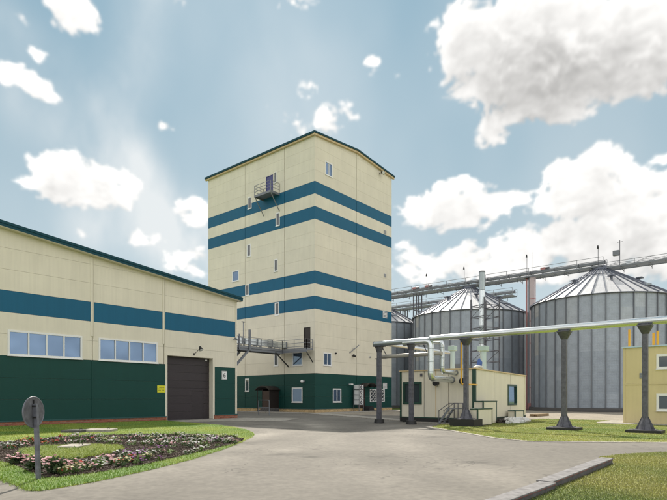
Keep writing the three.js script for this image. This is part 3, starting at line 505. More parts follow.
  { const p = fit(fr, 379.6, 173.6); const t = thing('floodlight', 'black floodlight high under the roof edge of the tower', 'lamp', [p.x, p.y, p.z]); mesh('bracket', [box(-.06, .06, -.1, .1, 0, .05), rod(V(0, 0, .04), V(0, .05, .4), .03)], M.black, t); const h = rbox(-.3, .3, -.2, .2, -.08, .1, .03); h.rotateX(.5); h.translate(0, 0, .5); mesh('housing', h, M.umber, t); const l = box(-.24, .24, -.15, .15, .101, .115); l.rotateX(.5); l.translate(0, 0, .5); mesh('lens', l, M.lampGlass, t); }
  { const p = fit(fl, 304.2, 381.2); const t = thing('wall_lamp', 'white globe lamp on the green wall above a tower window', 'lamp', [p.x, p.y, p.z], -Math.PI / 2); mesh('bracket', [rod(V(0, 0, 0), V(0, .03, .3), .03), rod(V(0, 0, 0), V(0, 0, .04), .12, 14)], M.greySteel, t); const s = new THREE.SphereGeometry(.17, 16, 12); s.translate(0, -.02, .36); mesh('lamp_shade', s, M.lampGlass, t); }
  { const p = fit(fr, 348.6, 384.4); const t = thing('wall_lamp', 'flat white lamp on the green wall above the stacked rack', 'lamp', [p.x, p.y, p.z]); mesh('bracket', rod(V(0, 0, 0), V(0, 0, .25), .03), M.greySteel, t); mesh('lamp_head', rbox(-.22, .22, -.06, .06, .2, .55, .03), M.lampGlass, t); }
  { const p = fit(fr, 352.5, 356.0); const t = thing('wall_spotlight', 'dark round spotlight on the cream wall under a slanted rod', 'lamp', [p.x, p.y, p.z]); mesh('arm', rod(V(0, 0, 0), V(0, 0, .2), .05), M.black, t); mesh('lamp_head', rod(V(0, .06, .15), V(0, -.08, .45), .17, 16, .1), M.black, t); }
  { const a = fr.hit(349.6, 352.6), b = fr.hit(355.6, 345.4), p = fr.world(a.s, a.y, 0); const t = thing('cable_bracket', 'slanted grey steel rod on the cream wall of the tower', 'bracket', [p.x, p.y, p.z]); mesh('rod', rod(V(0, 0, .1), V(b.s - a.s, b.y - a.y, .5), .05), M.greySteel, t); mesh('anchor', [rod(V(0, 0, 0), V(0, 0, .12), .05), rod(V((b.s - a.s) * .5, (b.y - a.y) * .5, 0), V((b.s - a.s) * .5, (b.y - a.y) * .5, .3), .03)], M.greySteel, t); }
  { const p = fit(fr, 335.4, 353.4); const t = thing('wall_outlet', 'tiny dark pipe outlet beside a tower window', 'outlet', [p.x, p.y, p.z]); mesh('pipe', rod(V(0, 0, -.0), V(0, 0, .18), .085, 14), M.black, t); mesh('collar', rod(V(0, 0, 0), V(0, 0, .03), .13, 14), M.greySteel, t); }
  { const p = fit(fr, 369.8, 357.2); const t = thing('wall_outlet', 'tiny pale pipe outlet on the cream wall near tower edge', 'outlet', [p.x, p.y, p.z]); mesh('pipe', rod(V(0, 0, -.0), V(0, 0, .16), .08, 14), M.greySteel, t); mesh('collar', rod(V(0, 0, 0), V(0, 0, .03), .13, 14), M.whiteDirty, t); }
  // canopy over the right-hand door
  { const c = (doorR[0] + doorR[1]) / 2, p = fr.world(c + .55, 0, 0), t = thing('door_canopy', 'dark arched canopy over the brown tower door', 'canopy', [p.x, 2.95, p.z]);
    const arch = new THREE.Shape(); arch.absarc(0, -1.15, 1.62, Math.PI * .25, Math.PI * .75, false); arch.absarc(0, -1.15, 1.54, Math.PI * .75, Math.PI * .25, true); const g = new THREE.ExtrudeGeometry(arch, { depth: 1.2, bevelEnabled: false, curveSegments: 14 }); mesh('canopy_sheet', g, M.umber, t);
    mesh('brace', [bar(V(-.95, -.55, .03), V(-.95, .04, 1.1), .04), bar(V(.95, -.55, .03), V(.95, .04, 1.1), .04)], M.black, t); }
  { const c = (doorR[0] + doorR[1]) / 2, p = fr.world(c + .55, 0, .2), t = thing('doorstep', 'black half-round doorstep below the brown tower door', 'step', [p.x, .012, p.z]); const g = new THREE.CylinderGeometry(.52, .52, .9, 20, 1, false, -Math.PI / 2, Math.PI); g.rotateX(-Math.PI / 2); g.translate(0, .1, .5); mesh('arch', g, M.rubber, t); mesh('slab', box(-.62, .62, 0, .1, .0, 1.1), M.concreteDark, t); }
  // porch at the left-hand door
  { const h = fl.hit(275.2, 400), p = fl.world(h.s, 0, 0), t = thing('door_porch', 'dark brown enclosed porch with curved roof on the green tower base', 'porch', [p.x, .02, p.z], -Math.PI / 2);
    mesh('side_panel', rbox(-.62, -.56, .45, 2.6, .0, 1.5, .01), M.umber, t); mesh('side_panel', rbox(.56, .62, .45, 2.6, .0, 1.5, .01), M.umber, t); mesh('back_panel', box(-.56, .56, .45, 2.6, .002, .04), M.umber, t);
    mesh('door', box(-.54, .54, .46, 2.4, 1.42, 1.47), M.chestnut, t); mesh('step', [rbox(-.75, .75, .0, .22, .07, 2.2, .01), rbox(-.7, .7, .22, .44, .07, 1.7, .01)], M.concreteDark, t);
    const arch = new THREE.Shape(); arch.absarc(0, -1.5, 1.85, Math.PI * .27, Math.PI * .73, false); arch.absarc(0, -1.5, 1.77, Math.PI * .73, Math.PI * .27, true); const g = new THREE.ExtrudeGeometry(arch, { depth: 1.75, bevelEnabled: false, curveSegments: 14 }); g.translate(-.35, 2.62, .01); mesh('roof', g, M.umber, t);
    mesh('post', bar(V(-1.25, .02, 1.6), V(-1.25, 2.55, 1.6), .05), M.umber, t); }
  { const a = ground(258.6, 415.4), b = ground(269.2, 415.8), t = thing('barrier_rail', 'grey tubular barrier rail in front of the brown porch', 'railing', [a.x, .05, a.z]); const d = V(b.x - a.x, 0, b.z - a.z), pts = [V(0, 0, 0), V(0, 1.35, 0), V(d.x, 1.35, d.z), V(d.x, 0, d.z)]; mesh('frame', bentPipe(pts, .035, .08, 8, 40), M.greySteel, t); mesh('crossbar', rod(V(0, .7, 0), V(d.x, .7, d.z), .025), M.greySteel, t); }
  // rack of outdoor units by the wall
  { const a = ground(350.8, 413.4), t = thing('unit_rack', 'tall steel rack holding four stacked white fan units', 'rack', [fr.hit(353.6, 400).s + TX, .012, TZ + .75]);
    const w = .42, d = .4; for (const [x, z] of [[-w, -d], [w, -d], [-w, d], [w, d]]) mesh('post', bar(V(x, 0, z), V(x, 3.15, z), .05), M.railing, t);
    for (let i = 0; i < 4; i++) { const y = .78 + i * .6; mesh('shelf', [bar(V(-w, y, -d), V(w, y, -d), .04), bar(V(-w, y, d), V(w, y, d), .04), bar(V(-w, y, -d), V(-w, y, d), .04), bar(V(w, y, -d), V(w, y, d), .04)], M.railing, t);
      const u = mesh('fan_unit', rbox(-w + .04, w - .04, y + .021, y + .53, -d + .05, d - .04, .02), M.white, t); const fan = [rod(V(.02, y + .28, d - .04), V(.02, y + .28, d - .015), .2, 18)]; mesh('fan_grille', fan, M.greyPaint, u); mesh('hub', rod(V(.02, y + .28, d - .015), V(.02, y + .28, d), .07, 12), M.whiteDirty, u); } }
}

// ------------------------------------------------------------------ gallery between warehouse and tower
{
  const y = 6.86, x0 = 27.82, x1 = 43.0, zN = -42.7, zF = -44.2;
  const t = thing('conveyor_gallery', 'grey steel gallery with silver conveyor casing between warehouse and tower', 'gallery', [x0, y, zN]);
  const L = x1 - x0, D = zN - zF;
  mesh('girder', [box(0, L - .9, -.02, .28 - .05, -.12, 0).translate(0, -.28, 0), box(0, L, -.3, -.05, -D, -D + .12)], M.greySteel, t);
  mesh('deck', box(0, L - .05, -.045, 0, -D + .001, .06), M.greySteel, t);
  const lx0 = L - 1.05, lz1 = TZ - zN + .0;
  mesh('landing', [box(lx0, L, -.045, 0, .061, lz1 - .15), box(lx0, lx0 + .1, -.26, -.046, .06, lz1 - .15)], M.greySteel, t);
  const rail = (pts, name, r = .024) => { const g = []; for (let i = 0; i < pts.length - 1; i++) { const a = pts[i], b = pts[i + 1], n = Math.max(1, Math.round(a.distanceTo(b) / 1.5)); for (const h of [.35, .72, 1.12]) g.push(bar(a.clone().setY(h), b.clone().setY(h), r * 2)); for (let k = 0; k <= n; k++) { const q = a.clone().lerp(b, k / n); g.push(bar(q.clone().setY(0), q.clone().setY(1.14), r * 2.2)); } g.push(bar(a.clone().setY(.09), b.clone().setY(.09), .015, .16)); } return mesh(name, g, M.railing, t); };
  rail([V(0, 0, .03), V(lx0, 0, .03), V(lx0 + .03, 0, lz1 - .18), V(L - .05, 0, lz1 - .18)], 'railing'); rail([V(0, 0, -D + .06), V(L, 0, -D + .06)], 'railing');
  // silver casing in sections with flanges
  const n = 7, cw = .62, z0 = -1.0;
  for (let i = 0; i < n; i++) { const a = L * i / n + .02, b = L * (i + 1) / n - .02; const c = mesh('casing_section', [rbox(a, b, .42, 1.06, z0, z0 + cw, .03), prism([[z0, 1.06], [z0 + cw, 1.06], [z0 + cw / 2, 1.2]].map(([u, v]) => [u, v]), a, b).rotateY(Math.PI / 2).scale(1, 1, -1).translate(0, 0, 0)].slice(0, 1), M.duct, t); mesh('flange', [box(b - .02, b + .04, .36, 1.12, z0 - .05, z0 + cw + .05)], M.greySteel, c); mesh('stand', [bar(V(a + .3, 0, z0 + .05), V(a + .3, .42, z0 + .05), .06), bar(V(a + .3, 0, z0 + cw - .05), V(a + .3, .42, z0 + cw - .05), .06)], M.railing, c); }
  // stouter frames and braces
  for (const x of [L * .24, L * .52]) mesh('portal_frame', [bar(V(x, -.25, .08), V(x, 1.35, .08), .11), bar(V(x, -.2, -D - .02), V(x, 1.35, -D - .02), .11), bar(V(x, -.2, .08), V(x, -.2, -D), .11)], M.greySteel, t);
  mesh('lamp_pole', [bar(V(L * .56, 0, .0), V(L * .56, 2.6, .0), .06), box(L * .56 - .2, L * .56 + .2, 2.6, 2.68, -.1, .1)], M.railing, t);
  const cxx = 33.6 - x0; for (const z of [-.05, -D + .1]) { mesh('column', bar(V(cxx, -y + .02, z), V(cxx, -.3, z), .28), M.greySteel, t); mesh('brace', bar(V(cxx, -3.6, z), V(37.1 - x0, -.22, z), .2), M.greySteel, t); } mesh('portal_frame', [bar(V(37.1 - x0, -.25, .1), V(37.1 - x0, 1.9, .1), .2)], M.greySteel, t);
  mesh('brace', bar(V(L - 2.1, -.2, -.05), V(L + .05, -1.75, -.05), .1), M.black, t); mesh('brace', bar(V(L - 1.0, -.2, lz1 - .25), V(L + .05, -1.35, lz1 - .25), .08), M.black, t);
}

// ------------------------------------------------------------------ technical hut
const HX = 30.7, HZ = -14.4, HL = 5.4, HW = 8.4;
{
  const root = thing('technical_hut', 'small cream flat-roofed hut with dark green corner posts and skid base', 'hut', [HX, 0, HZ]);
  const a = new Face(root, 0, -HL, -Math.PI / 2), b = new Face(root, 0, 0, 0), H = 3.40, m = -.022;
  const winA = a.rect(404, 382.8, 421, 403.4), winB = b.rect(507.8, 385.2, 516.2, 404.6);
  const rows = [[.34, H, M.cream]];
  clad(a, [.1, HL * .34, HL * .67, HL - .1], rows, [winA], [[0, H]], .06);
  clad(b, [.1, 2.9, 5.65, HW], rows, [winB], [[m, H]], .06);
  b.mesh('wall_core', prism([[.062, .3], [HW, .3], [HW, H + m * HW - .01], [.062, H - .01]], -HL, -.062), M.core);
  b.mesh('corner_post', box(-.04, .16, .28, H + .0, -.16, .03), M.trimGreen); a.mesh('corner_post', box(-.04, .10, .28, H, -.1, .03), M.trimGreen); b.mesh('corner_post', box(HW - .05, HW + .05, .28, H + m * HW, -.1, .03), M.cream[1]);
  a.mesh('joint_strip', box(HL * .5 - .03, HL * .5 + .03, .34, H, .001, .012), M.gutter);
  b.mesh('skid_base', [box(-.06, HW + .06, .0, .28, -HL - .02, .04).translate(0, .02, 0)], M.black);
  b.mesh('base_rail', box(-.06, HW + .06, .302, .36, -.02, .06), M.trimGreen); a.mesh('base_rail', box(-.02, HL - .02, .302, .36, -.02, .059), M.trimGreen);
  b.mesh('roof', prism([[-.08, H + .003], [HW + .1, H + m * HW + .003], [HW + .1, H + m * HW + .07], [-.08, H + .07]], -HL - .08, .08), M.gutter);
  const wa = windowAt(a, winA, { frame: M.trimGreen, glass: M.glassDark, w: .09, n: 2, proud: .05, sill: false, surround: .06 });
  windowAt(b, winB, { frame: M.trimGreen, glass: M.glass, w: .08, proud: .05, sill: false, surround: .04 });
  a.mesh('wall_vent', box(a.hit(421.4, 375).s - .08, a.hit(421.4, 375).s + .08, a.hit(421.4, 376.5).y, a.hit(421.4, 373.5).y, .001, .05), M.greyPaint);
  // roof stacks and ducts, things of their own
  const stack = (px, d, w, top, label) => { const dir = FW.clone().addScaledVector(RT, (px - CX) / FOC).multiplyScalar(d); const x = dir.x, z = dir.z, y0 = H + m * (x - HX) + .07; const t = thing('roof_vent_stack', label, 'vent', [x, y0, z]); mesh('shaft', rod(V(0, -.0, 0), V(0, top - y0 - .35, 0), w * .34, 16), M.zinc, t); mesh('cap', [rbox(-w / 2, w / 2, top - y0 - .35, top - y0 - .02, -w / 2, w / 2, .03)], M.paleGreen, t); mesh('collar', rod(V(0, 0, 0), V(0, .08, 0), w * .5, 16), M.zinc, t); };
  stack(452.6, 35.4, .46, 5.1, 'pale green capped vent stack on the hut roof beside a bare pipe'); stack(483.2, 35.0, .58, 5.05, 'stout pale green capped vent on the hut roof before the chimney');
  { const p0 = FW.clone().addScaledVector(RT, (461 - CX) / FOC).multiplyScalar(33.6), t = thing('roof_duct', 'flat silver duct lying along the edge of the hut roof', 'duct', [p0.x, H + .07, p0.z]); mesh('casing', rbox(-.05, 1.1, .0, .26, -.35, 0.05, .04), M.ductDull, t); mesh('flange', [box(-.08, -.051, 0, .3, -.39, .09), box(1.101, 1.14, 0, .3, -.39, .09)], M.greySteel, t); }
  { const p0 = FW.clone().addScaledVector(RT, (478.6 - CX) / FOC).multiplyScalar(33.8), t = thing('blue_tarpaulin', 'crumpled blue and white tarpaulin on the hut roof corner', 'tarpaulin', [p0.x + .1, H + .06, p0.z]); const mk = (s, w, h) => { const g = new THREE.IcosahedronGeometry(1, 3), p = g.attributes.position; for (let i = 0; i < p.count; i++) { const v = V(p.getX(i), p.getY(i), p.getZ(i)), k = 1 + .45 * fbm3(v.x * 2 + s, v.y * 2, v.z * 2, 3); p.setXYZ(i, v.x * k * w, Math.max(0, (v.y * k + .75) * h), v.z * k * w); } g.computeVertexNormals(); return g; }; mesh('sheet', mk(3, .17, .36), M.blueCloth, t); mesh('liner', mk(8, .30, .13).translate(-.25, 0, .05), M.whiteDirty, t); }
  // two silver ducts dropping from the pipe rack into the wall
  const drop = (px, pyTop, pyBot, X, r, label, extra) => { const q = FW.clone().addScaledVector(RT, (px - CX) / FOC), d = X / q.x, z = q.z * d, yT = EYE + (HY - pyTop) / FOC * d, yB = EYE + (HY - pyBot) / FOC * d; const t = thing('silver_duct', label, 'duct', [X, 0, z]); mesh('pipe', bentPipe([V(0, yT, -.9 + extra), V(0, yT, 0), V(0, yB, 0), V(HX - X + .06, yB, 0)], r, r * 1.9, 16, 120), M.duct, t); const fl = []; for (const y of [lerp(yT, yB, .2), lerp(yT, yB, .55), lerp(yT, yB, .82)]) fl.push(rod(V(0, y - .02, 0), V(0, y + .02, 0), r * 1.07, 18)); mesh('joint_band', fl, M.ductDull, t); mesh('wall_collar', rod(V(HX - X - .12, yB, 0), V(HX - X - .0, yB, 0), r * 1.12, 18), M.greySteel, t); return t; };
  drop(430.8, 341.2, 378.6, 28.0, .185, 'thick bright silver duct dropping from the end of the pipe into the hut wall', -1.0);
  drop(442.2, 341.5, 371.8, 28.9, .14, 'thinner silver duct between the thick duct and the hut wall', .2);
  // gas pipe
  { const q = FW.clone().addScaledVector(RT, (461.2 - CX) / FOC), X = 28.6, d = X / q.x, z = q.z * d; const t = thing('gas_pipe', 'thin yellow gas pipe dropping from the overhead pipe to the hut wall', 'pipe', [X, 0, z]); const y1 = EYE + (HY - 384.2) / FOC * d; mesh('pipe', bentPipe([V(-.55, 5.1, 0), V(0, 5.1, 0), V(0, y1, 0), V(HX - X + .03, y1, 0)], .045, .16, 10, 80), M.yellowPipe, t); mesh('valve', [rod(V(.6, y1, 0), V(.85, y1, 0), .09, 12), rod(V(.72, y1, 0), V(.72, y1 + .22, 0), .02), rod(V(.72, y1 + .2, 0), V(.72, y1 + .24, 0), .1, 12)], M.yellowPipe, t); }
  for (const [px, py, l] of [[437, 383, 'black round fan outlet low under the silver ducts'], [463.6, 381.2, 'black round fan outlet beside the yellow gas pipe']]) { const h = a.hit(px, py), p = a.world(h.s, h.y, 0), t = thing('fan_outlet', l, 'vent', [p.x, p.y, p.z], -Math.PI / 2); mesh('housing', rod(V(0, 0, 0), V(0, 0, .28), .17, 18, .2), M.black, t); mesh('grille', [capDisc(V(0, 0, .285), .15, V(0, 0, 1), .008)], M.rubber, t); }
  // steps at the long wall
  { const h = a.hit(456, 420), p = a.world(h.s, 0, .9), t = thing('metal_steps', 'small grey steel steps with handrail against the hut wall', 'steps', [p.x, .05, p.z], -Math.PI / 2); const g = []; for (const z of [-.35, .3]) { mesh('stringer', bar(V(-.55, 0, z), V(.15, .95, z), .05, .12), M.greySteel, t); mesh('handrail', [bar(V(-.6, .75, z), V(.15, 1.25, z), .035), bar(V(.15, 1.25, z), V(.75, 1.25, z), .035), bar(V(.74, 0, z), V(.74, 1.25, z), .04), bar(V(.15, 0, z), V(.15, 1.25, z), .04), bar(V(-.55, 0, z), V(-.55, .8, z), .035)], M.greyPaint, t); } for (let i = 0; i < 4; i++) mesh('tread', box(-.48 + i * .17, -.28 + i * .17, .17 + i * .22, .2 + i * .22, -.33, .28), M.railing, t); mesh('platform', box(.15, .76, .9, .95, -.37, .33), M.railing, t); }
  // cabinets on the short wall
  const cab = (px0, px1, out, h, label, dp) => { const s0 = b.hit(px0, 415, out).s, s1 = b.hit(px1, 415, out).s, p = b.world(s0, 0, out), t = thing('service_cabinet', label, 'cabinet', [p.x, .03, p.z]); const w = s1 - s0; mesh('body', box(0.03, w - .03, .05, h - .06, -dp, 0), M.cream[0], t); mesh('lid', rbox(-.03, w + .03, h - .06, h, -dp - .02, .04, .01), M.trimGreen, t); mesh('edge_post', box(-.02, .06, .0, h - .061, -.05, .02), M.trimGreen, t); mesh('edge_post', box(w - .06, w + .02, 0, h - .061, -.05, .02), M.trimGreen, t); mesh('door', box(.09, w - .09, .12, h - .14, .001, .014), M.cream[2], t); mesh('base', box(0, w, 0, .05, -dp, .01), M.black, t); };
  cab(483.2, 496.5, .75, 1.42, 'taller cream cabinet with dark green edges against the hut', .6); cab(477.6, 492, 1.3, 1.0, 'lower cream cabinet with dark green lid in front of the taller one', .45); cab(515.2, 523.4, .7, .75, 'small cream cabinet at the hut end beside the white rubble', .5);
}
// rubble and planks beside the hut
function heap(name, label, cat, p, rx, rz, h, mats, n, seed, size) {
  const t = thing(name, label, cat, [p.x, .02, p.z]), r = rng(seed), groups = mats.map(() => []);
  const g0 = new THREE.IcosahedronGeometry(1, 3), q = g0.attributes.position; for (let i = 0; i < q.count; i++) { const v = V(q.getX(i), q.getY(i), q.getZ(i)), k = .9 + .3 * fbm3(v.x * 2 + seed, v.y * 2, v.z * 2, 3); q.setXYZ(i, v.x * k * rx, Math.max(0, v.y) * k * h * .9, v.z * k * rz); } g0.computeVertexNormals(); mesh('mound', g0, mats[0], t);
  for (let i = 0; i < n; i++) { const a = r() * 6.283, d = Math.sqrt(r()), s = size * (.5 + r()); const g = new THREE.DodecahedronGeometry(s, 0); g.scale(1, .6 + .5 * r(), .8 + .5 * r()); g.rotateY(r() * 6); g.rotateX(r() * 3); g.translate(Math.cos(a) * d * rx * 1.12, h * .85 * Math.sqrt(Math.max(0, 1 - d * d)) + s * .15, Math.sin(a) * d * rz * 1.12); groups[i % mats.length].push(g); }
  groups.forEach((g, i) => { const m = mesh('lump', g, mats[i], t); m.userData.kind = 'stuff'; });
}
heap('white_rubble', 'low heap of white rubble at the foot of the hut end', 'rubble', ground(515, 423), 1.6, .8, .32, [M.whiteDirty, std(L3(.7, .7, .7), { roughness: .9 })], 90, 3, .09);
heap('dark_rubble', 'small dark heap between cabinets and white rubble', 'rubble', ground(502, 423.6), .55, .4, .26, [std(L3(.05, .042, .035), { roughness: 1 }), M.umber], 40, 4, .07);
{ const p = ground(537, 416.2), t = thing('plank_pile', 'pile of pale wooden planks lying at the silo foot', 'planks', [p.x, .01, p.z]); const r = rng(9); for (let i = 0; i < 9; i++) { const g = rbox(-1.6, 1.6, 0, .07, -.09, .09, .008); g.rotateY((r() - .5) * .12); g.translate((r() - .5) * .3, .0 + Math.floor(i / 3) * .071, (i % 3) * .22); mesh('plank', g, M.wood, t); } }

// ------------------------------------------------------------------ overhead pipe rack
{
  const X = 28;
  const zAt = px => { const q = FW.clone().addScaledVector(RT, (px - CX) / FOC); return q.z * X / q.x; };
  const spec = [[379.2, 4.93, 'grey steel post at the free end of the overhead pipe, black footing'], [411.2, 4.93, 'grey steel pipe post in front of the hut window'], [466, 5.0, 'grey steel pipe post on a big black block by the hut corner'], [564.2, 4.97, 'grey steel pipe post standing on grass in front of the silo'], [645, 4.97, 'grey steel pipe post in front of the ochre building']];
  spec.forEach(([px, top, label], i) => {
    const z = zAt(px), t = thing('pipe_post', label, 'post', [X, .02, z], 0, 'posts of the overhead pipe'); const w = .115, big = i > 1;
    const bh = i === 2 ? .42 : .14, bw = i === 2 ? .75 : (big ? .72 : .34);
    if (i === 2) mesh('footing', rbox(-.55, .55, 0, bh, -.75, .75, .02), M.black, t); else mesh('footing', big ? rbox(-bw * .8, bw * .8, 0, bh, -bw, bw, .02) : rod(V(0, 0, 0), V(0, .24, 0), .34, 14, .30), M.black, t);
    const b0 = big ? bh : .24;
    mesh('shaft', box(-w, w, b0, top - .34, -w, w), M.greyPaint, t);
    if (big) { const g = []; for (const [dx, dz] of [[1, 0], [-1, 0], [0, 1], [0, -1]]) { const pr = prism([[w, b0], [w + .30, b0], [w + .02, b0 + .62], [w, b0 + .62]], -.015, .015); pr.rotateY(Math.atan2(-dz, dx)); g.push(pr); } g.push(box(-.42, .42, b0, b0 + .03, -.42, .42)); g.push(rod(V(0, b0 + .03, 0), V(0, b0 + .55, 0), .36, 4, .165).rotateY(Math.PI / 4)); mesh('base_gusset', g, M.greyPaint, t); }
    const hd = rod(V(0, top - .42, 0), V(0, top - .05, 0), .165, 4, big ? .40 : .28); hd.rotateY(Math.PI / 4); mesh('head', [hd, box(-.3, .3, top - .05, top, -.3, .3)], M.greyPaint, t);
  });
  const zA = zAt(374.5), zB = zAt(429.5), zC = zAt(428.5) + .2, zD = 6;
  { const t = thing('overhead_pipe', 'long shiny silver insulated pipe running on tall posts over the lawn', 'pipe', [X, 5.16, zC]); const n = 16, L = zD - zC; for (let i = 0; i < n; i++) mesh('jacket_section', rod(V(0, 0, L * i / n), V(0, 0, L * (i + 1) / n), .175 + (i % 2) * .003, 20), M.duct, t); mesh('end_cap', capDisc(V(0, 0, -.02), .18, V(0, 0, 1), .03, 20), M.ductDull, t); const sd = []; for (const [px] of spec.slice(2)) sd.push(box(-.2, .2, -.19, -.12, zAt(px) - zC - .15, zAt(px) - zC + .15)); mesh('saddle', sd, M.greyPaint, t); }
  { const t = thing('overhead_pipe', 'dark topped silver pipe over the two thin posts, ending by the hut', 'pipe', [X, 5.09, zA]); const n = 3, L = zB - zA; for (let i = 0; i < n; i++) mesh('jacket_section', rod(V(0, 0, L * i / n), V(0, 0, L * (i + 1) / n), .165 + (i % 2) * .003, 20), M.ductDull, t); mesh('end_cap', capDisc(V(0, 0, 0), .175, V(0, 0, 1), .03, 20), M.greySteel, t); mesh('saddle', [box(-.22, .22, -.2, -.12, zAt(379.2) - zA - .15, zAt(379.2) - zA + .15), box(-.22, .22, -.2, -.12, zAt(411.2) - zA - .15, zAt(411.2) - zA + .15)], M.greyPaint, t); }
  { const zz = zAt(375), t = thing('lower_pipe', 'dull grey pipe hung below the overhead pipe beside the tower', 'pipe', [X + .55, 4.30, zz - .1]); mesh('pipe', rod(V(0, 0, 0), V(0, 0, 4.6), .125, 18), std(L3(.42, .40, .36), { roughness: .5, metalness: .3 }), t); mesh('end_cap', capDisc(V(0, 0, 0), .145, V(0, 0, 1), .03, 18), M.greySteel, t); mesh('hanger', [bar(V(0, .1, .6), V(-.55, .66, .6), .04), bar(V(0, .1, 3.6), V(-.55, .66, 3.6), .04)], M.greyPaint, t); }
  { const zz = zAt(376), t = thing('pipe_post', 'thin dark post carrying the lower grey pipe behind the end post', 'post', [X + .6, .02, zz - .25]); mesh('shaft', box(-.08, .08, .12, 4.16, -.08, .08), M.greyPaint, t); mesh('footing', rod(V(0, 0, 0), V(0, .14, 0), .24, 12), M.black, t); mesh('head', box(-.15, .15, 4.13, 4.19, -.15, .15), M.greyPaint, t); }
  { const zz = zAt(385), t = thing('branch_pipe', 'thin silver pipe branching from the overhead pipe across the hut roof', 'pipe', [X, 5.05, zz]); mesh('pipe', bentPipe([V(.1, 0, 0), V(9.1, 0, 0), V(9.1, -2.3, 0)], .12, .35, 14, 80), M.duct, t); mesh('joint_band', [rod(V(3, 0, 0), V(3.05, 0, 0), .132, 16), rod(V(6, 0, 0), V(6.05, 0, 0), .132, 16)], M.ductDull, t); mesh('support', bar(V(9.1, -5.04, 0), V(9.1, -2.2, 0), .1), M.greyPaint, t); }
}

// ------------------------------------------------------------------ chimney in its lattice mast
{
  const q = FW.clone().addScaledVector(RT, (482 - CX) / FOC).multiplyScalar(45);
  const t = thing('chimney', 'slender silver chimney stack rising behind the hut', 'chimney', [q.x, 0.01, q.z]);
  mesh('base', box(-.5, .5, 0, .2, -.5, .5), M.concrete, t);
  for (let i = 0; i < 8; i++) { const y0 = .2 + i * 1.505, y1 = y0 + 1.505; mesh('stack_section', rod(V(0, y0, 0), V(0, y1, 0), .245 + (i % 2) * .003, 24), i % 3 === 1 ? M.ductDull : M.duct, t); mesh('clamp_band', rod(V(0, y1 - .04, 0), V(0, y1 + .0, 0), .265, 24), M.greySteel, t); }
  mesh('rim', rod(V(0, 12.2, 0), V(0, 12.32, 0), .26, 24), M.greySteel, t);
  const q2 = FW.clone().addScaledVector(RT, (485 - CX) / FOC).multiplyScalar(45.2);
  const mst = thing('lattice_mast', 'dark steel ladder-like lattice mast round the silver chimney', 'mast', [q2.x, 0.01, q2.z], -.42);
  const w = .82, H = 10.0; for (const [x, z] of [[-w, -w], [w, -w], [-w, w], [w, w]]) mesh('post', bar(V(x, 0, z), V(x, H, z), .09), M.greyPaint, mst);
  for (let i = 1; i < 11; i++) { const y = i * .95 - .1, dia = Math.floor(i / 2) % 2; mesh('rung_frame', [bar(V(-w, y, w), V(w, y, w), .06), bar(V(-w, y, -w), V(w, y, -w), .06), bar(V(-w, y, -w), V(-w, y, w), .06), bar(V(w, y, -w), V(w, y, w), .06)], M.greyPaint, mst); if (i % 2 && i < 10) mesh('stay', [bar(V(-w, y, -w), V(-w, y + .95, w), .035), bar(V(w, y, -w), V(w, y + .95, w), .035)], M.greyPaint, mst); }
}

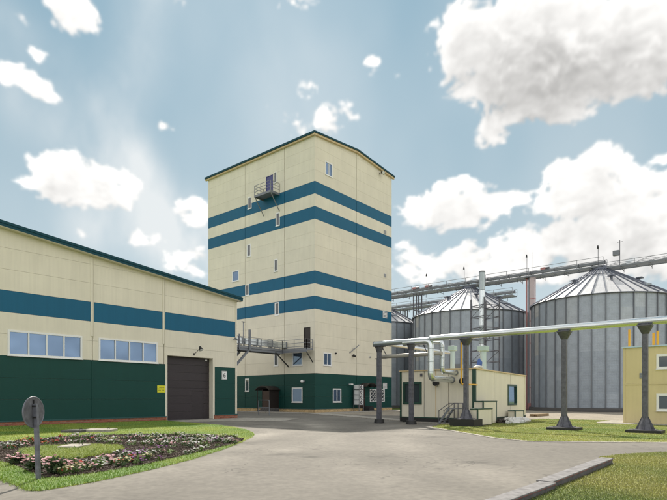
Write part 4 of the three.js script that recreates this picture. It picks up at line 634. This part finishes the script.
// ------------------------------------------------------------------ silos
{
  const R = 8.16, HE = 13.35, y0 = .45, NC = 36, NR = 8, HA = 17.75;
  const silo = thing('grain_silo', 'x', 'silo', [73, 0, -17.3], .12, 'corrugated grain silos in a row');
  const sheetGeo = []; const hr = (HE - y0) / NR;
  for (let k = 0; k < 3; k++) { const seg = 3, rad = R + (k - 1) * .006, P = [], N = [], U = []; const a0 = 0, a1 = 2 * Math.PI / NC; const vtx = (a, y) => { P.push(Math.sin(a) * rad, y, Math.cos(a) * rad); N.push(Math.sin(a), 0, Math.cos(a)); U.push(a * rad, y); }; for (let i = 0; i < seg; i++) { const a = lerp(a0, a1, i / seg), b = lerp(a0, a1, (i + 1) / seg); vtx(a, 0); vtx(b, 0); vtx(b, hr); vtx(a, 0); vtx(b, hr); vtx(a, hr); } const g = new THREE.BufferGeometry(); g.setAttribute('position', new THREE.Float32BufferAttribute(P, 3)); g.setAttribute('normal', new THREE.Float32BufferAttribute(N, 3)); g.setAttribute('uv', new THREE.Float32BufferAttribute(U, 2)); sheetGeo.push(g); }
  const r = rng(21);
  for (let c = 0; c < NC; c++) { const tone = r(); for (let i = 0; i < NR; i++) { const v = tone + (r() - .5) * .35; const m = mesh('wall_sheet', sheetGeo[(i + c) % 3], M.galv[i < 4 ? (v < .5 ? 1 : v < .85 ? 0 : 2) : (v < .2 ? 1 : v < .6 ? 0 : v < .88 ? 2 : 3)], silo); m.position.y = y0 + i * hr; m.rotation.y = c / NC * Math.PI * 2; } }
  mesh('core', new THREE.CylinderGeometry(R - .04, R - .04, HE - y0, 48).translate(0, (HE + y0) / 2, 0), M.core, silo);
  const st = box(-.06, .06, y0, HE + .05, R - .01, R + .11);
  for (let c = 0; c < NC; c++) { const m = mesh('stiffener', st, M.galvStiff, silo); m.rotation.y = c / NC * Math.PI * 2; }
  mesh('foundation_ring', new THREE.CylinderGeometry(R + .35, R + .4, y0, 60).translate(0, y0 / 2, 0), M.concreteDark, silo);
  // roof: folded sheets between ribs
  const NS = 36, rt = .75, dr = R + .22 - rt, dh = HA - HE - .05;
  const rs = (() => { const a = 2 * Math.PI / NS, p = (r, y, t) => [Math.sin(t) * r, y, Math.cos(t) * r]; const P = []; const q = [p(R + .22, HE + .03, 0), p(R + .22, HE + .03, a), p(rt, HA, a), p(rt, HA, 0)], k = [p(R + .22, HE - .02, 0), p(R + .22, HE - .02, a), p(rt, HA - .05, a), p(rt, HA - .05, 0)]; const quad = (A, B, C, D) => P.push(...A, ...B, ...C, ...A, ...C, ...D); quad(...q); quad(k[3], k[2], k[1], k[0]); quad(k[0], k[1], q[1], q[0]); const g = new THREE.BufferGeometry(); g.setAttribute('position', new THREE.Float32BufferAttribute(P, 3)); g.setAttribute('uv', new THREE.Float32BufferAttribute(P.filter((_, i) => i % 3 !== 1), 2)); g.computeVertexNormals(); return g; })();
  const rib = bar(V(0, HE + .09, R + .24), V(0, HA + .06, rt), .075, .13);
  for (let i = 0; i < NS; i++) { const m = mesh('roof_sheet', rs, M.roofGalv[(i * 5 + (i % 7)) % 3], silo); m.rotation.y = i / NS * 2 * Math.PI; const b = mesh('roof_rib', rib, M.rib, silo); b.rotation.y = i / NS * 2 * Math.PI; }
  mesh('eave_ring', new THREE.TorusGeometry(R + .2, .06, 6, 72).rotateX(Math.PI / 2).translate(0, HE + .0, 0), M.galvStiff, silo);
  mesh('apex_cap', [new THREE.CylinderGeometry(.95, 1.05, .42, 24).translate(0, HA + .1, 0), new THREE.CylinderGeometry(.5, .95, .2, 24).translate(0, HA + .41, 0)], M.rib, silo);
  mesh('crown_ring', new THREE.TorusGeometry(2.6, .05, 6, 40).rotateX(Math.PI / 2).translate(0, HE + (R - 2.6) / dr * dh + .25, 0), M.rib, silo);
  for (const [a, rr] of [[-2.2, 4.3], [-1.2, 4.3], [-.2, 4.3], [.9, 4.6], [2, 4.3], [3, 4.3]]) { const y = HE + (R - rr) / dr * dh; const g = [rod(V(0, y - .1, rr), V(0, y + .45, rr), .16, 10), rbox(-.38, .38, y + .43, y + .56, rr - .25, rr + .45, .03)]; const m = mesh('roof_vent', g, M.rib, silo); m.rotation.y = a; }
  { const y = HE + (R - 6) / dr * dh; const h = rbox(-.5, .5, y, y + .25, 5.5, 6.5, .03); const m = mesh('roof_hatch', h, M.galv[0], silo); m.rotation.y = -.6; }
  silo.userData.label = 'big corrugated silo with ribbed cone roof behind the ochre building';
  copy(silo, [73, 0, -35.1], .31, 'corrugated silo with ribbed cone roof behind the hut and chimney');
  copy(silo, [73, 0, -52.6], .22, 'corrugated silo mostly hidden behind the cream tower');
}

// ------------------------------------------------------------------ conveyor bridges over the silos
function bridge(name, label, x, y, za, zb, casing, matC, rh = 1.12) {
  const t = thing(name, label, 'conveyor', [x, y, za]), L = zb - za, n = Math.round(L / 3);
  if (casing) for (let i = 0; i < n; i++) { const a = L * i / n, b = L * (i + 1) / n; const c = mesh('casing_section', rbox(-.22, .22, .42, .76, a + .02, b - .02, .03), matC, t); mesh('flange', box(-.26, .26, .38, .80, b - .03, b + .03), M.greyPaint, c); mesh('stand', [bar(V(-.2, 0.05, (a + b) / 2), V(-.2, .42, (a + b) / 2), .07), bar(V(.2, 0.05, (a + b) / 2), V(.2, .42, (a + b) / 2), .07)], M.greyPaint, c); }
  mesh('chord', [box(-1.0, -.9, -.08, .09, 0, L), box(.9, 1.0, -.08, .09, 0, L)], M.greySteel, t);
  for (let k = 0; k < 7; k++) mesh('deck_bar', box(-.86 + k * .25, -.78 + k * .25, 0, .04, 0, L), M.railing, t);
  mesh('cross_beam', [...Array(n * 2)].map((_, i) => box(-.9, .9, -.07, -.001, L * i / n / 2, L * i / n / 2 + .06)), M.greySteel, t);
  for (const s of [-1, 1]) { const g = [bar(V(s * .97, rh, 0), V(s * .97, rh, L), .05), bar(V(s * .97, rh * .56, 0), V(s * .97, rh * .56, L), .035)]; for (let i = 0; i <= n; i++) { g.push(bar(V(s * .97, .1, L * i / n), V(s * .97, rh, L * i / n), .05)); if (!casing && i < n) g.push(bar(V(s * .97, .1, L * i / n), V(s * .97, rh, L * (i + .5) / n), .035), bar(V(s * .97, rh, L * (i + .5) / n), V(s * .97, .1, L * (i + 1) / n), .035)); } mesh('railing', g, M.railing, t); }
  for (let i = 0; i < n; i++) { const z = L * (i + .5) / n; mesh('outrigger', [bar(V(-1.0, -.05, z), V(-1.0, -.5, z), .05), bar(V(-1.35, -.5, z), V(-.7, -.5, z), .07), bar(V(1.0, -.05, z), V(1.0, -.5, z), .05), bar(V(-1.0, -.3, z), V(1.0, -.3, z), .05)], M.greyPaint, t); }
  return t;
}
bridge('conveyor_bridge', 'long grey conveyor bridge with railings across the silo tops', 73, 18.02, -66, -16.8, true, M.greySteel);
bridge('catwalk_bridge', 'open railed catwalk continuing past the big silo apex', 73, 17.72, -16.4, 14, false, null, .62);
bridge('conveyor_bridge', 'second conveyor bridge running behind the silo next to the tower', 82.5, 17.7, -78, -32, true, M.greySteel);
const ltower = (px, x, label, h, w) => { const q = FW.clone().addScaledVector(RT, (px - CX) / FOC), z = q.z * x / q.x; const t = thing('bridge_trestle', label, 'trestle', [x, 0, z]); for (const [a, b] of [[-w, -.8], [w, -.8], [-w, .8], [w, .8]]) mesh('leg', bar(V(b, 0, a), V(b, h, a), .16), M.greyPaint, t); for (let i = 1; i < 7; i++) { const y = i * h / 7; mesh('tie', [bar(V(-.8, y, -w), V(-.8, y, w), .09), bar(V(.8, y, -w), V(.8, y, w), .09), bar(V(-.8, y, -w), V(.8, y, -w), .09), bar(V(-.8, y, w), V(.8, y, w), .09)], M.greyPaint, t); } };
ltower(417.6, 73, 'dark steel trestle under the conveyor between the tower and silo', 17.93, .26);
ltower(404, 82.5, 'dark steel trestle of the far conveyor bridge', 17.6, .26);
{ // bucket elevator legs in the gap between silos
  const at = px => { const q = FW.clone().addScaledVector(RT, (px - CX) / FOC); return q.z * 73 / q.x; };
  { const t = thing('elevator_leg', 'thick pinkish elevator leg standing between the two silos', 'elevator', [72.6, 0, at(533.6)]); for (let i = 0; i < 6; i++) mesh('leg_section', rbox(-.36, .36, i * 3 + .02, i * 3 + 2.98, -.32, .32, .03), M.pinkDuct, t); mesh('flange', [...Array(5)].map((_, i) => box(-.4, .4, i * 3 + 2.96, i * 3 + 3.04, -.36, .36)), M.redPipe, t); mesh('boot', rbox(-.55, .55, 0, .9, -.5, .5, .03), M.redPipe, t); }
  { const t = thing('red_column', 'thin red steel column between the two silos', 'column', [72.6, 0, at(527.6)]); mesh('shaft', bar(V(0, 0, 0), V(0, 17.93, 0), .17), M.redPipe, t); mesh('base_plate', box(-.3, .3, 0, .06, -.3, .3), M.greyPaint, t); mesh('head_plate', box(-.3, .3, 17.9, 17.93, -.3, .3), M.greyPaint, t); }
  { const t = thing('grey_column', 'thin grey steel column between the red one and the pinkish leg', 'column', [72.6, 0, at(530)]); mesh('shaft', bar(V(0, 0, 0), V(0, 17.93, 0), .15), M.greySteel, t); mesh('base_plate', box(-.3, .3, 0, .06, -.3, .3), M.greyPaint, t); mesh('head_plate', box(-.3, .3, 17.9, 17.93, -.3, .3), M.greyPaint, t); }
  const lamp = (px, h, label) => { const t = thing('bridge_lamp', label, 'lamp', [72.03, 18.1, at(px)]); mesh('pole', rod(V(0, 0, 0), V(0, h, 0), .035, 8), M.greyPaint, t); mesh('lamp_head', [rod(V(-.12, h - .1, 0), V(-.12, h + .28, 0), .13, 10, .07)], M.black, t); mesh('arm', rod(V(-.12, h - .05, 0), V(0, h - .05, 0), .02, 6), M.black, t); };
  lamp(430, 2.3, 'small lamp on the bridge rail between the tower and silo'); lamp(467.2, 2.4, 'small lamp on the bridge rail at the apex by the chimney'); lamp(529.4, 2.6, 'small lamp on the bridge rail above the thin red column'); lamp(600, 2.2, 'small lamp at the big silo apex');
  { const t = thing('antenna_pole', 'thin whip aerial on the bridge above the pinkish leg', 'aerial', [72.03, 18.1, at(535.4)]); mesh('mast', rod(V(0, 0, 0), V(0, 4.2, 0), .03, 6, .012), M.greyPaint, t); mesh('clamp', box(-.06, .06, .4, .55, -.06, .06), M.greyPaint, t); }
  { const t = thing('bridge_mast', 'small mast with box on the catwalk beside the big silo apex', 'mast', [72.03, 17.8, at(621.5)]); mesh('mast', rod(V(0, 0, 0), V(0, 3.0, 0), .04, 6), M.greyPaint, t); mesh('box', rbox(-.25, .25, 1.2, 1.8, -.75, -.05, .03), M.greySteel, t); mesh('crossarm', bar(V(0, 2.8, -.3), V(0, 2.8, .3), .05), M.greyPaint, t); }
  for (const [px, l] of [[415, 'reddish motor box on the bridge beside the tower'], [427.4, 'reddish motor box on the bridge under the small lamp'], [543.5, 'reddish motor box on the bridge before the big silo']]) { const t = thing('drive_motor', l, 'motor', [73, 18.78, at(px)]); mesh('gearbox', rbox(-.3, .3, 0, .34, -.35, .3, .04), M.redPipe, t); mesh('motor', rod(V(0, .2, .3), V(0, .2, .75), .17, 14), M.greyPaint, t); }
}

// ------------------------------------------------------------------ ochre stacked cabins
{
  const X = 37, f0 = FW.clone().addScaledVector(RT, (623.6 - CX) / FOC), zE = f0.z * X / f0.x, L = 12;
  const root = thing('stacked_cabins', 'two-storey ochre cabin building beside the big silo', 'building', [X, 0, zE]);
  const f = new Face(root, 0, 0, -Math.PI / 2);
  const w1 = f.rect(657, 354.2, 690, 368), w2 = f.rect(657, 394.2, 690, 410.5);
  const mk = (y0, y1, ops, mats) => { for (let i = 0; i < 4; i++) { let rs = [[i * L / 4 + .006, (i + 1) * L / 4 - .006, y0, y1]]; for (const o of ops) rs = sub(rs, o); f.mesh('wall_panel', rs.map(([a, b, c, d]) => prism([[a, c], [b, c], [b, d], [a, d]], -.06, 0)), mats); } };
  mk(.12, 2.42, [w2], M.ochre); mk(2.52, 4.72, [w1], M.ochre);
  f.mesh('floor_band', box(-.02, L, 2.425, 2.515, -.05, .03), M.ochreB); f.mesh('base_band', box(-.02, L, .02, .118, -.05, .02), M.ochreB);
  f.mesh('corner_post', box(-.03, .10, .12, 4.72, -.1, .025), M.ochreB);
  f.mesh('wall_core', box(0.0, L, .02, 4.7, -2.6, -.062), M.ochreB);
  f.mesh('roof', box(-.1, L + .1, 4.723, 4.8, -2.7, .1), std(L3(.42, .55, .62), { roughness: .4, metalness: .3 }));
  windowAt(f, w1, { n: 2, w: .1, glass: M.glassDark, proud: .04, surround: .04, frame: M.white }); windowAt(f, w2, { n: 2, w: .1, glass: M.glassDark, proud: .04, surround: .04, frame: M.white });
  const v = f.rect(639.4, 373, 644.6, 378.4), vg = f.mesh('vent_grille', box(v[0], v[1], v[2], v[3], .001, .03), M.greySteel); f.mesh('louvre', [0, 1, 2].map(i => box(v[0] + .03, v[1] - .03, v[2] + .04 + i * .11, v[2] + .1 + i * .11, .031, .05)), M.railing, vg);
  for (const [px, l, h] of [[629.2, 'thick ochre pipe rising behind the cabin roof edge', 1.15], [653.4, 'short yellow vent pipe on the cabin roof', .85], [657.6, 'short yellow vent pipe with cap near the roof middle', .95]]) { const q = FW.clone().addScaledVector(RT, (px - CX) / FOC), xx = X + .9, z = q.z * xx / q.x; const t = thing('roof_pipe', l, 'pipe', [xx, 4.8, z]); mesh('pipe', rod(V(0, 0, 0), V(0, h, 0), .07, 10), M.yellowPipe, t); mesh('flashing', rod(V(0, 0, 0), V(0, .06, 0), .16, 12), M.greySteel, t); }
  flat([[35.9, 6], [35.9, zE - 1.3], [37.2, zE - 1.6], [41, zE - 1.6], [41, 6]], .02, M.concrete, 'cabin_pavement', .05);
}

// ------------------------------------------------------------------ kerb beams
for (const [x0, x1, z, y, l, a] of [[9.72, 14.45, -3.26, .0, 'long concrete kerb beam between road and lawn, reaching the lawn corner', .012], [4.9, 9.68, -3.18, -.01, 'long concrete kerb beam set lower, end to end with the other beam', -.006]]) {
  const t = thing('kerb_beam', l, 'kerb', [(x0 + x1) / 2, y, z], a); const h = (x1 - x0) / 2; mesh('beam', rbox(-h, h, 0, .13, -.13, .135, .01), M.concreteDark, t); mesh('top_slab', rbox(-h - .01, h + .01, .131, .16, -.145, .15, .008), M.beamTop, t); mesh('edge_stripe', box(-h, h, .122, .1305, .1355, .142), std(L3(.30, .06, .06), { roughness: .7 }), t);  // beam sides coloured darker than the top: shade painted into the concrete
}

// ------------------------------------------------------------------ round road sign seen from behind
{
  const p = ground(38.6, 479.2, .05); const t = thing('round_sign', 'round grey sign seen from behind on a short post in the grass', 'sign', [p.x, .03, p.z]);
  const disc = new THREE.Group(); const R = .295; const ang = Math.atan2(-FW.x, -FW.z) + 1.44;
  mesh('post', [bar(V(0, -.02, 0), V(.0, 1.5, 0), .075, .06)], M.signPost, t).rotation.y = ang; 
  const dg = new THREE.CylinderGeometry(R, R, .012, 40).rotateX(Math.PI / 2).translate(0, 1.335, -.05); mesh('disc', dg, M.signBack, t).rotation.y = ang;
  const rim = new THREE.TorusGeometry(R, .014, 8, 48).translate(0, 1.335, -.05); mesh('rim', rim, M.signPost, t).rotation.y = ang;
  mesh('bracket', [box(-.05, .05, 1.22, 1.25, -.046, .03), box(-.05, .05, 1.44, 1.47, -.046, .03), box(-.012, .012, 1.08, 1.58, -.044, -.026)], M.black, t).rotation.y = ang;
  t.rotation.z = .035;
}
// slabs in the lawn
for (const [x0, x1, y, l, m] of [[66, 85, 433.4, 'dark concrete cover slab lying in the lawn behind the flowers', M.concreteDark], [87, 114, 432.6, 'pale concrete slab lying in the lawn behind the flowers', M.concrete], [64.5, 85, 450.4, 'small pale concrete slab inside the grass patch of the bed', M.concrete]]) { const a = ground(x0, y), b = ground(x1, y), w = a.distanceTo(b), t = thing('concrete_slab', l, 'slab', [(a.x + b.x) / 2, .04, (a.z + b.z) / 2], Math.atan2(-(b.z - a.z), b.x - a.x)); mesh('slab', rbox(-w / 2, w / 2, 0, .13, -.45, .45, .015), m, t); mesh('lifting_eye', new THREE.TorusGeometry(.05, .012, 6, 12).translate(w * .3, .15, 0), M.rubber, t); }

// ------------------------------------------------------------------ flowers
{
  const leafMat = c => new THREE.MeshPhysicalMaterial({ color: L3(...c), roughness: .7, side: THREE.DoubleSide, transmission: .2, thickness: 0 });
  const leaves = [leafMat([.09, .16, .04]), leafMat([.14, .22, .055]), leafMat([.075, .125, .05])];
  const pet = { white: [.82, .80, .78], red: [.58, .07, .05], pink: [.78, .50, .52], purple: [.40, .14, .42], orange: [.75, .22, .08], cream: [.74, .68, .45] };
  const petMat = {}; for (const k in pet) petMat[k] = new THREE.MeshPhysicalMaterial({ color: L3(...pet[k]), roughness: .7, side: THREE.DoubleSide, transmission: .15, thickness: 0 });
  const leafG = (L, w) => { const g = new THREE.BufferGeometry(); g.setAttribute('position', new THREE.Float32BufferAttribute([0, 0, 0, w, .12 * L, L * .45, 0, -.0, L, 0, 0, 0, 0, 0, L, -w, .12 * L, L * .45], 3)); g.setAttribute('uv', new THREE.Float32BufferAttribute(new Float32Array(12), 2)); g.computeVertexNormals(); return g; };
  const plant = (seed, R, H, nl, nb, fs) => {
    const r = rng(seed), lf = [], bl = [];
    for (let i = 0; i < nl; i++) { const g = leafG(R * (.45 + .4 * r()), R * .16); g.rotateX(-(.1 + 1.0 * r())); g.rotateY(r() * 6.283); const a = r() * 6.283, d = R * .6 * r(); g.translate(Math.cos(a) * d, H * .75 * r() * (1 - d / R * .6), Math.sin(a) * d); lf.push(g); }
    for (let i = 0; i < nb; i++) { const a = r() * 6.283, d = R * .95 * Math.sqrt(r()), y = H * (.75 + .35 * r()) * (1 - .3 * d / R); const tilt = (r() - .5) * 1.2, tw = r() * 6; for (let k = 0; k < 5; k++) { const g = new THREE.CircleGeometry(fs * .52, 6); g.translate(0, fs * .5, 0); g.rotateX(-1.0); g.rotateY(k * 1.2566 + tw); g.rotateX(tilt); g.translate(Math.cos(a) * d, y, Math.sin(a) * d); bl.push(g); } const c = new THREE.SphereGeometry(fs * .28, 6, 4); c.translate(Math.cos(a) * d, y + .005, Math.sin(a) * d); bl.push(c); }
    return [merge(lf), merge(bl)];
  };
  const forms = [1, 2, 3, 4].map(s => plant(s * 31, .13 + .015 * s, .14 + .012 * s, 16, 5 + s, .034));
  const proto = {}; let rr = rng(404);
  const add = (col, x, z, s, where) => {
    const key = col + Math.floor(rr() * 4), i = +key.slice(-1);
    const pos = [x, .055, z];
    const L = `low plant with small ${col} blossoms ${where}`;
    const t = thing(`${col}_flower_plant`, L, 'flower', pos, rr() * 6.283, `${col} flowers ${where}`);
    mesh('foliage', forms[i][0], leaves[Math.floor(rr() * 3)], t); mesh('blossoms', forms[i][1], petMat[col], t); t.scale.setScalar(s);
  };
  const bands = [ // px polyline, spread in px, count, colour weights
    [[[96, 440], [150, 438.6], [200, 438.6], [238, 440.2]], 3.0, 62, { white: 7, cream: 2, pink: 1 }, 'along the lawn edge behind the bed'],
    [[[110, 444], [160, 443.4], [205, 442.8], [232, 442]], 2.2, 30, { white: 6, purple: 1, pink: 2 }, 'in the second row from the back lawn'],
    [[[2, 448], [30, 445], [62, 442], [98, 440]], 3.2, 30, { red: 3, orange: 2, white: 4, pink: 2 }, 'between sign and back lawn'],
    [[[60, 439.6], [80, 438.8], [110, 438]], 1.5, 10, { white: 2, red: 2, purple: 1 }, 'beside the concrete slabs'],
    [[[60, 472], [88, 468], [112, 464], [140, 460]], 4.5, 36, { red: 2, pink: 4, white: 4, cream: 2 }, 'between rose bushes and the road edge'],
    [[[118, 458], [140, 456], [165, 452]], 3, 12, { white: 2, pink: 2, purple: 3 }, 'in the soil beyond the grass patch'],
    [[[118, 467], [140, 463], [160, 461]], 2, 7, { purple: 2, cream: 2 }, 'at the road edge of the bed'],
    [[[186, 455], [200, 451.6]], 1.2, 4, { white: 1 }, 'alone near the road edge of the bed'],
    [[[150, 447], [190, 447], [215, 446]], 2.5, 9, { pink: 2, white: 3 }, 'scattered in bare soil mid bed'],
  ];
  for (const [pl, sp, n, wt, where] of bands) for (let i = 0; i < n; i++) {
    const u = (i + rr()) / n * (pl.length - 1), k = Math.min(pl.length - 2, Math.floor(u)), px = lerp(pl[k][0], pl[k + 1][0], u - k) + (rr() - .5) * 5, py = lerp(pl[k][1], pl[k + 1][1], u - k) + (rr() - .5) * 2 * sp;
    const p = ground(px, py, .06); let s = rr() * Object.values(wt).reduce((a, b) => a + b, 0), col; for (const c in wt) { s -= wt[c]; if (s <= 0) { col = c; break; } } col ??= Object.keys(wt)[0];
    add(col, p.x, p.z, .7 + .5 * rr(), where);
  }
  // rose bushes by the sign
  for (const [px, py, R, H, l] of [[56, 473.5, .34, .36, 'loose low rose bush with pale pink blooms right behind the round sign'], [35, 470, .28, .3, 'loose rose bush with pink blooms at the bed tip'], [18, 464, .26, .26, 'low sprawling rose bush with few pink blooms']]) {
    const p = ground(px, py, .06), [a, b] = plant(px * 7, R, H, 120, 30, .042), t = thing('rose_bush', l, 'bush', [p.x, .055, p.z], 0, 'rose bushes'); mesh('foliage', a, leaves[2], t); mesh('blossoms', b, petMat.pink, t); const st = []; const r = rng(px); for (let i = 0; i < 9; i++) { const an = r() * 6.28; st.push(rod(V(0, -.02, 0), V(Math.cos(an) * R * .6, H * .8, Math.sin(an) * R * .6), .008, 5)); } mesh('stem', st, M.umber, t);
  }
  // green weeds in the soil
  for (let i = 0; i < 26; i++) { const px = 70 + 150 * rr(), py = 445 + 22 * rr(), p = ground(px, py, .06); if (!inside(bedPoly, p.x, p.z)) continue; const t = thing('leafy_weed', 'small leafy green weed without flowers in bare soil', 'weed', [p.x, .055, p.z], rr() * 6, 'weeds in the bed'); mesh('leaves', forms[i % 4][0], leaves[1], t); t.scale.set(1, .7, 1); }
}

renderer.render(scene, camera);
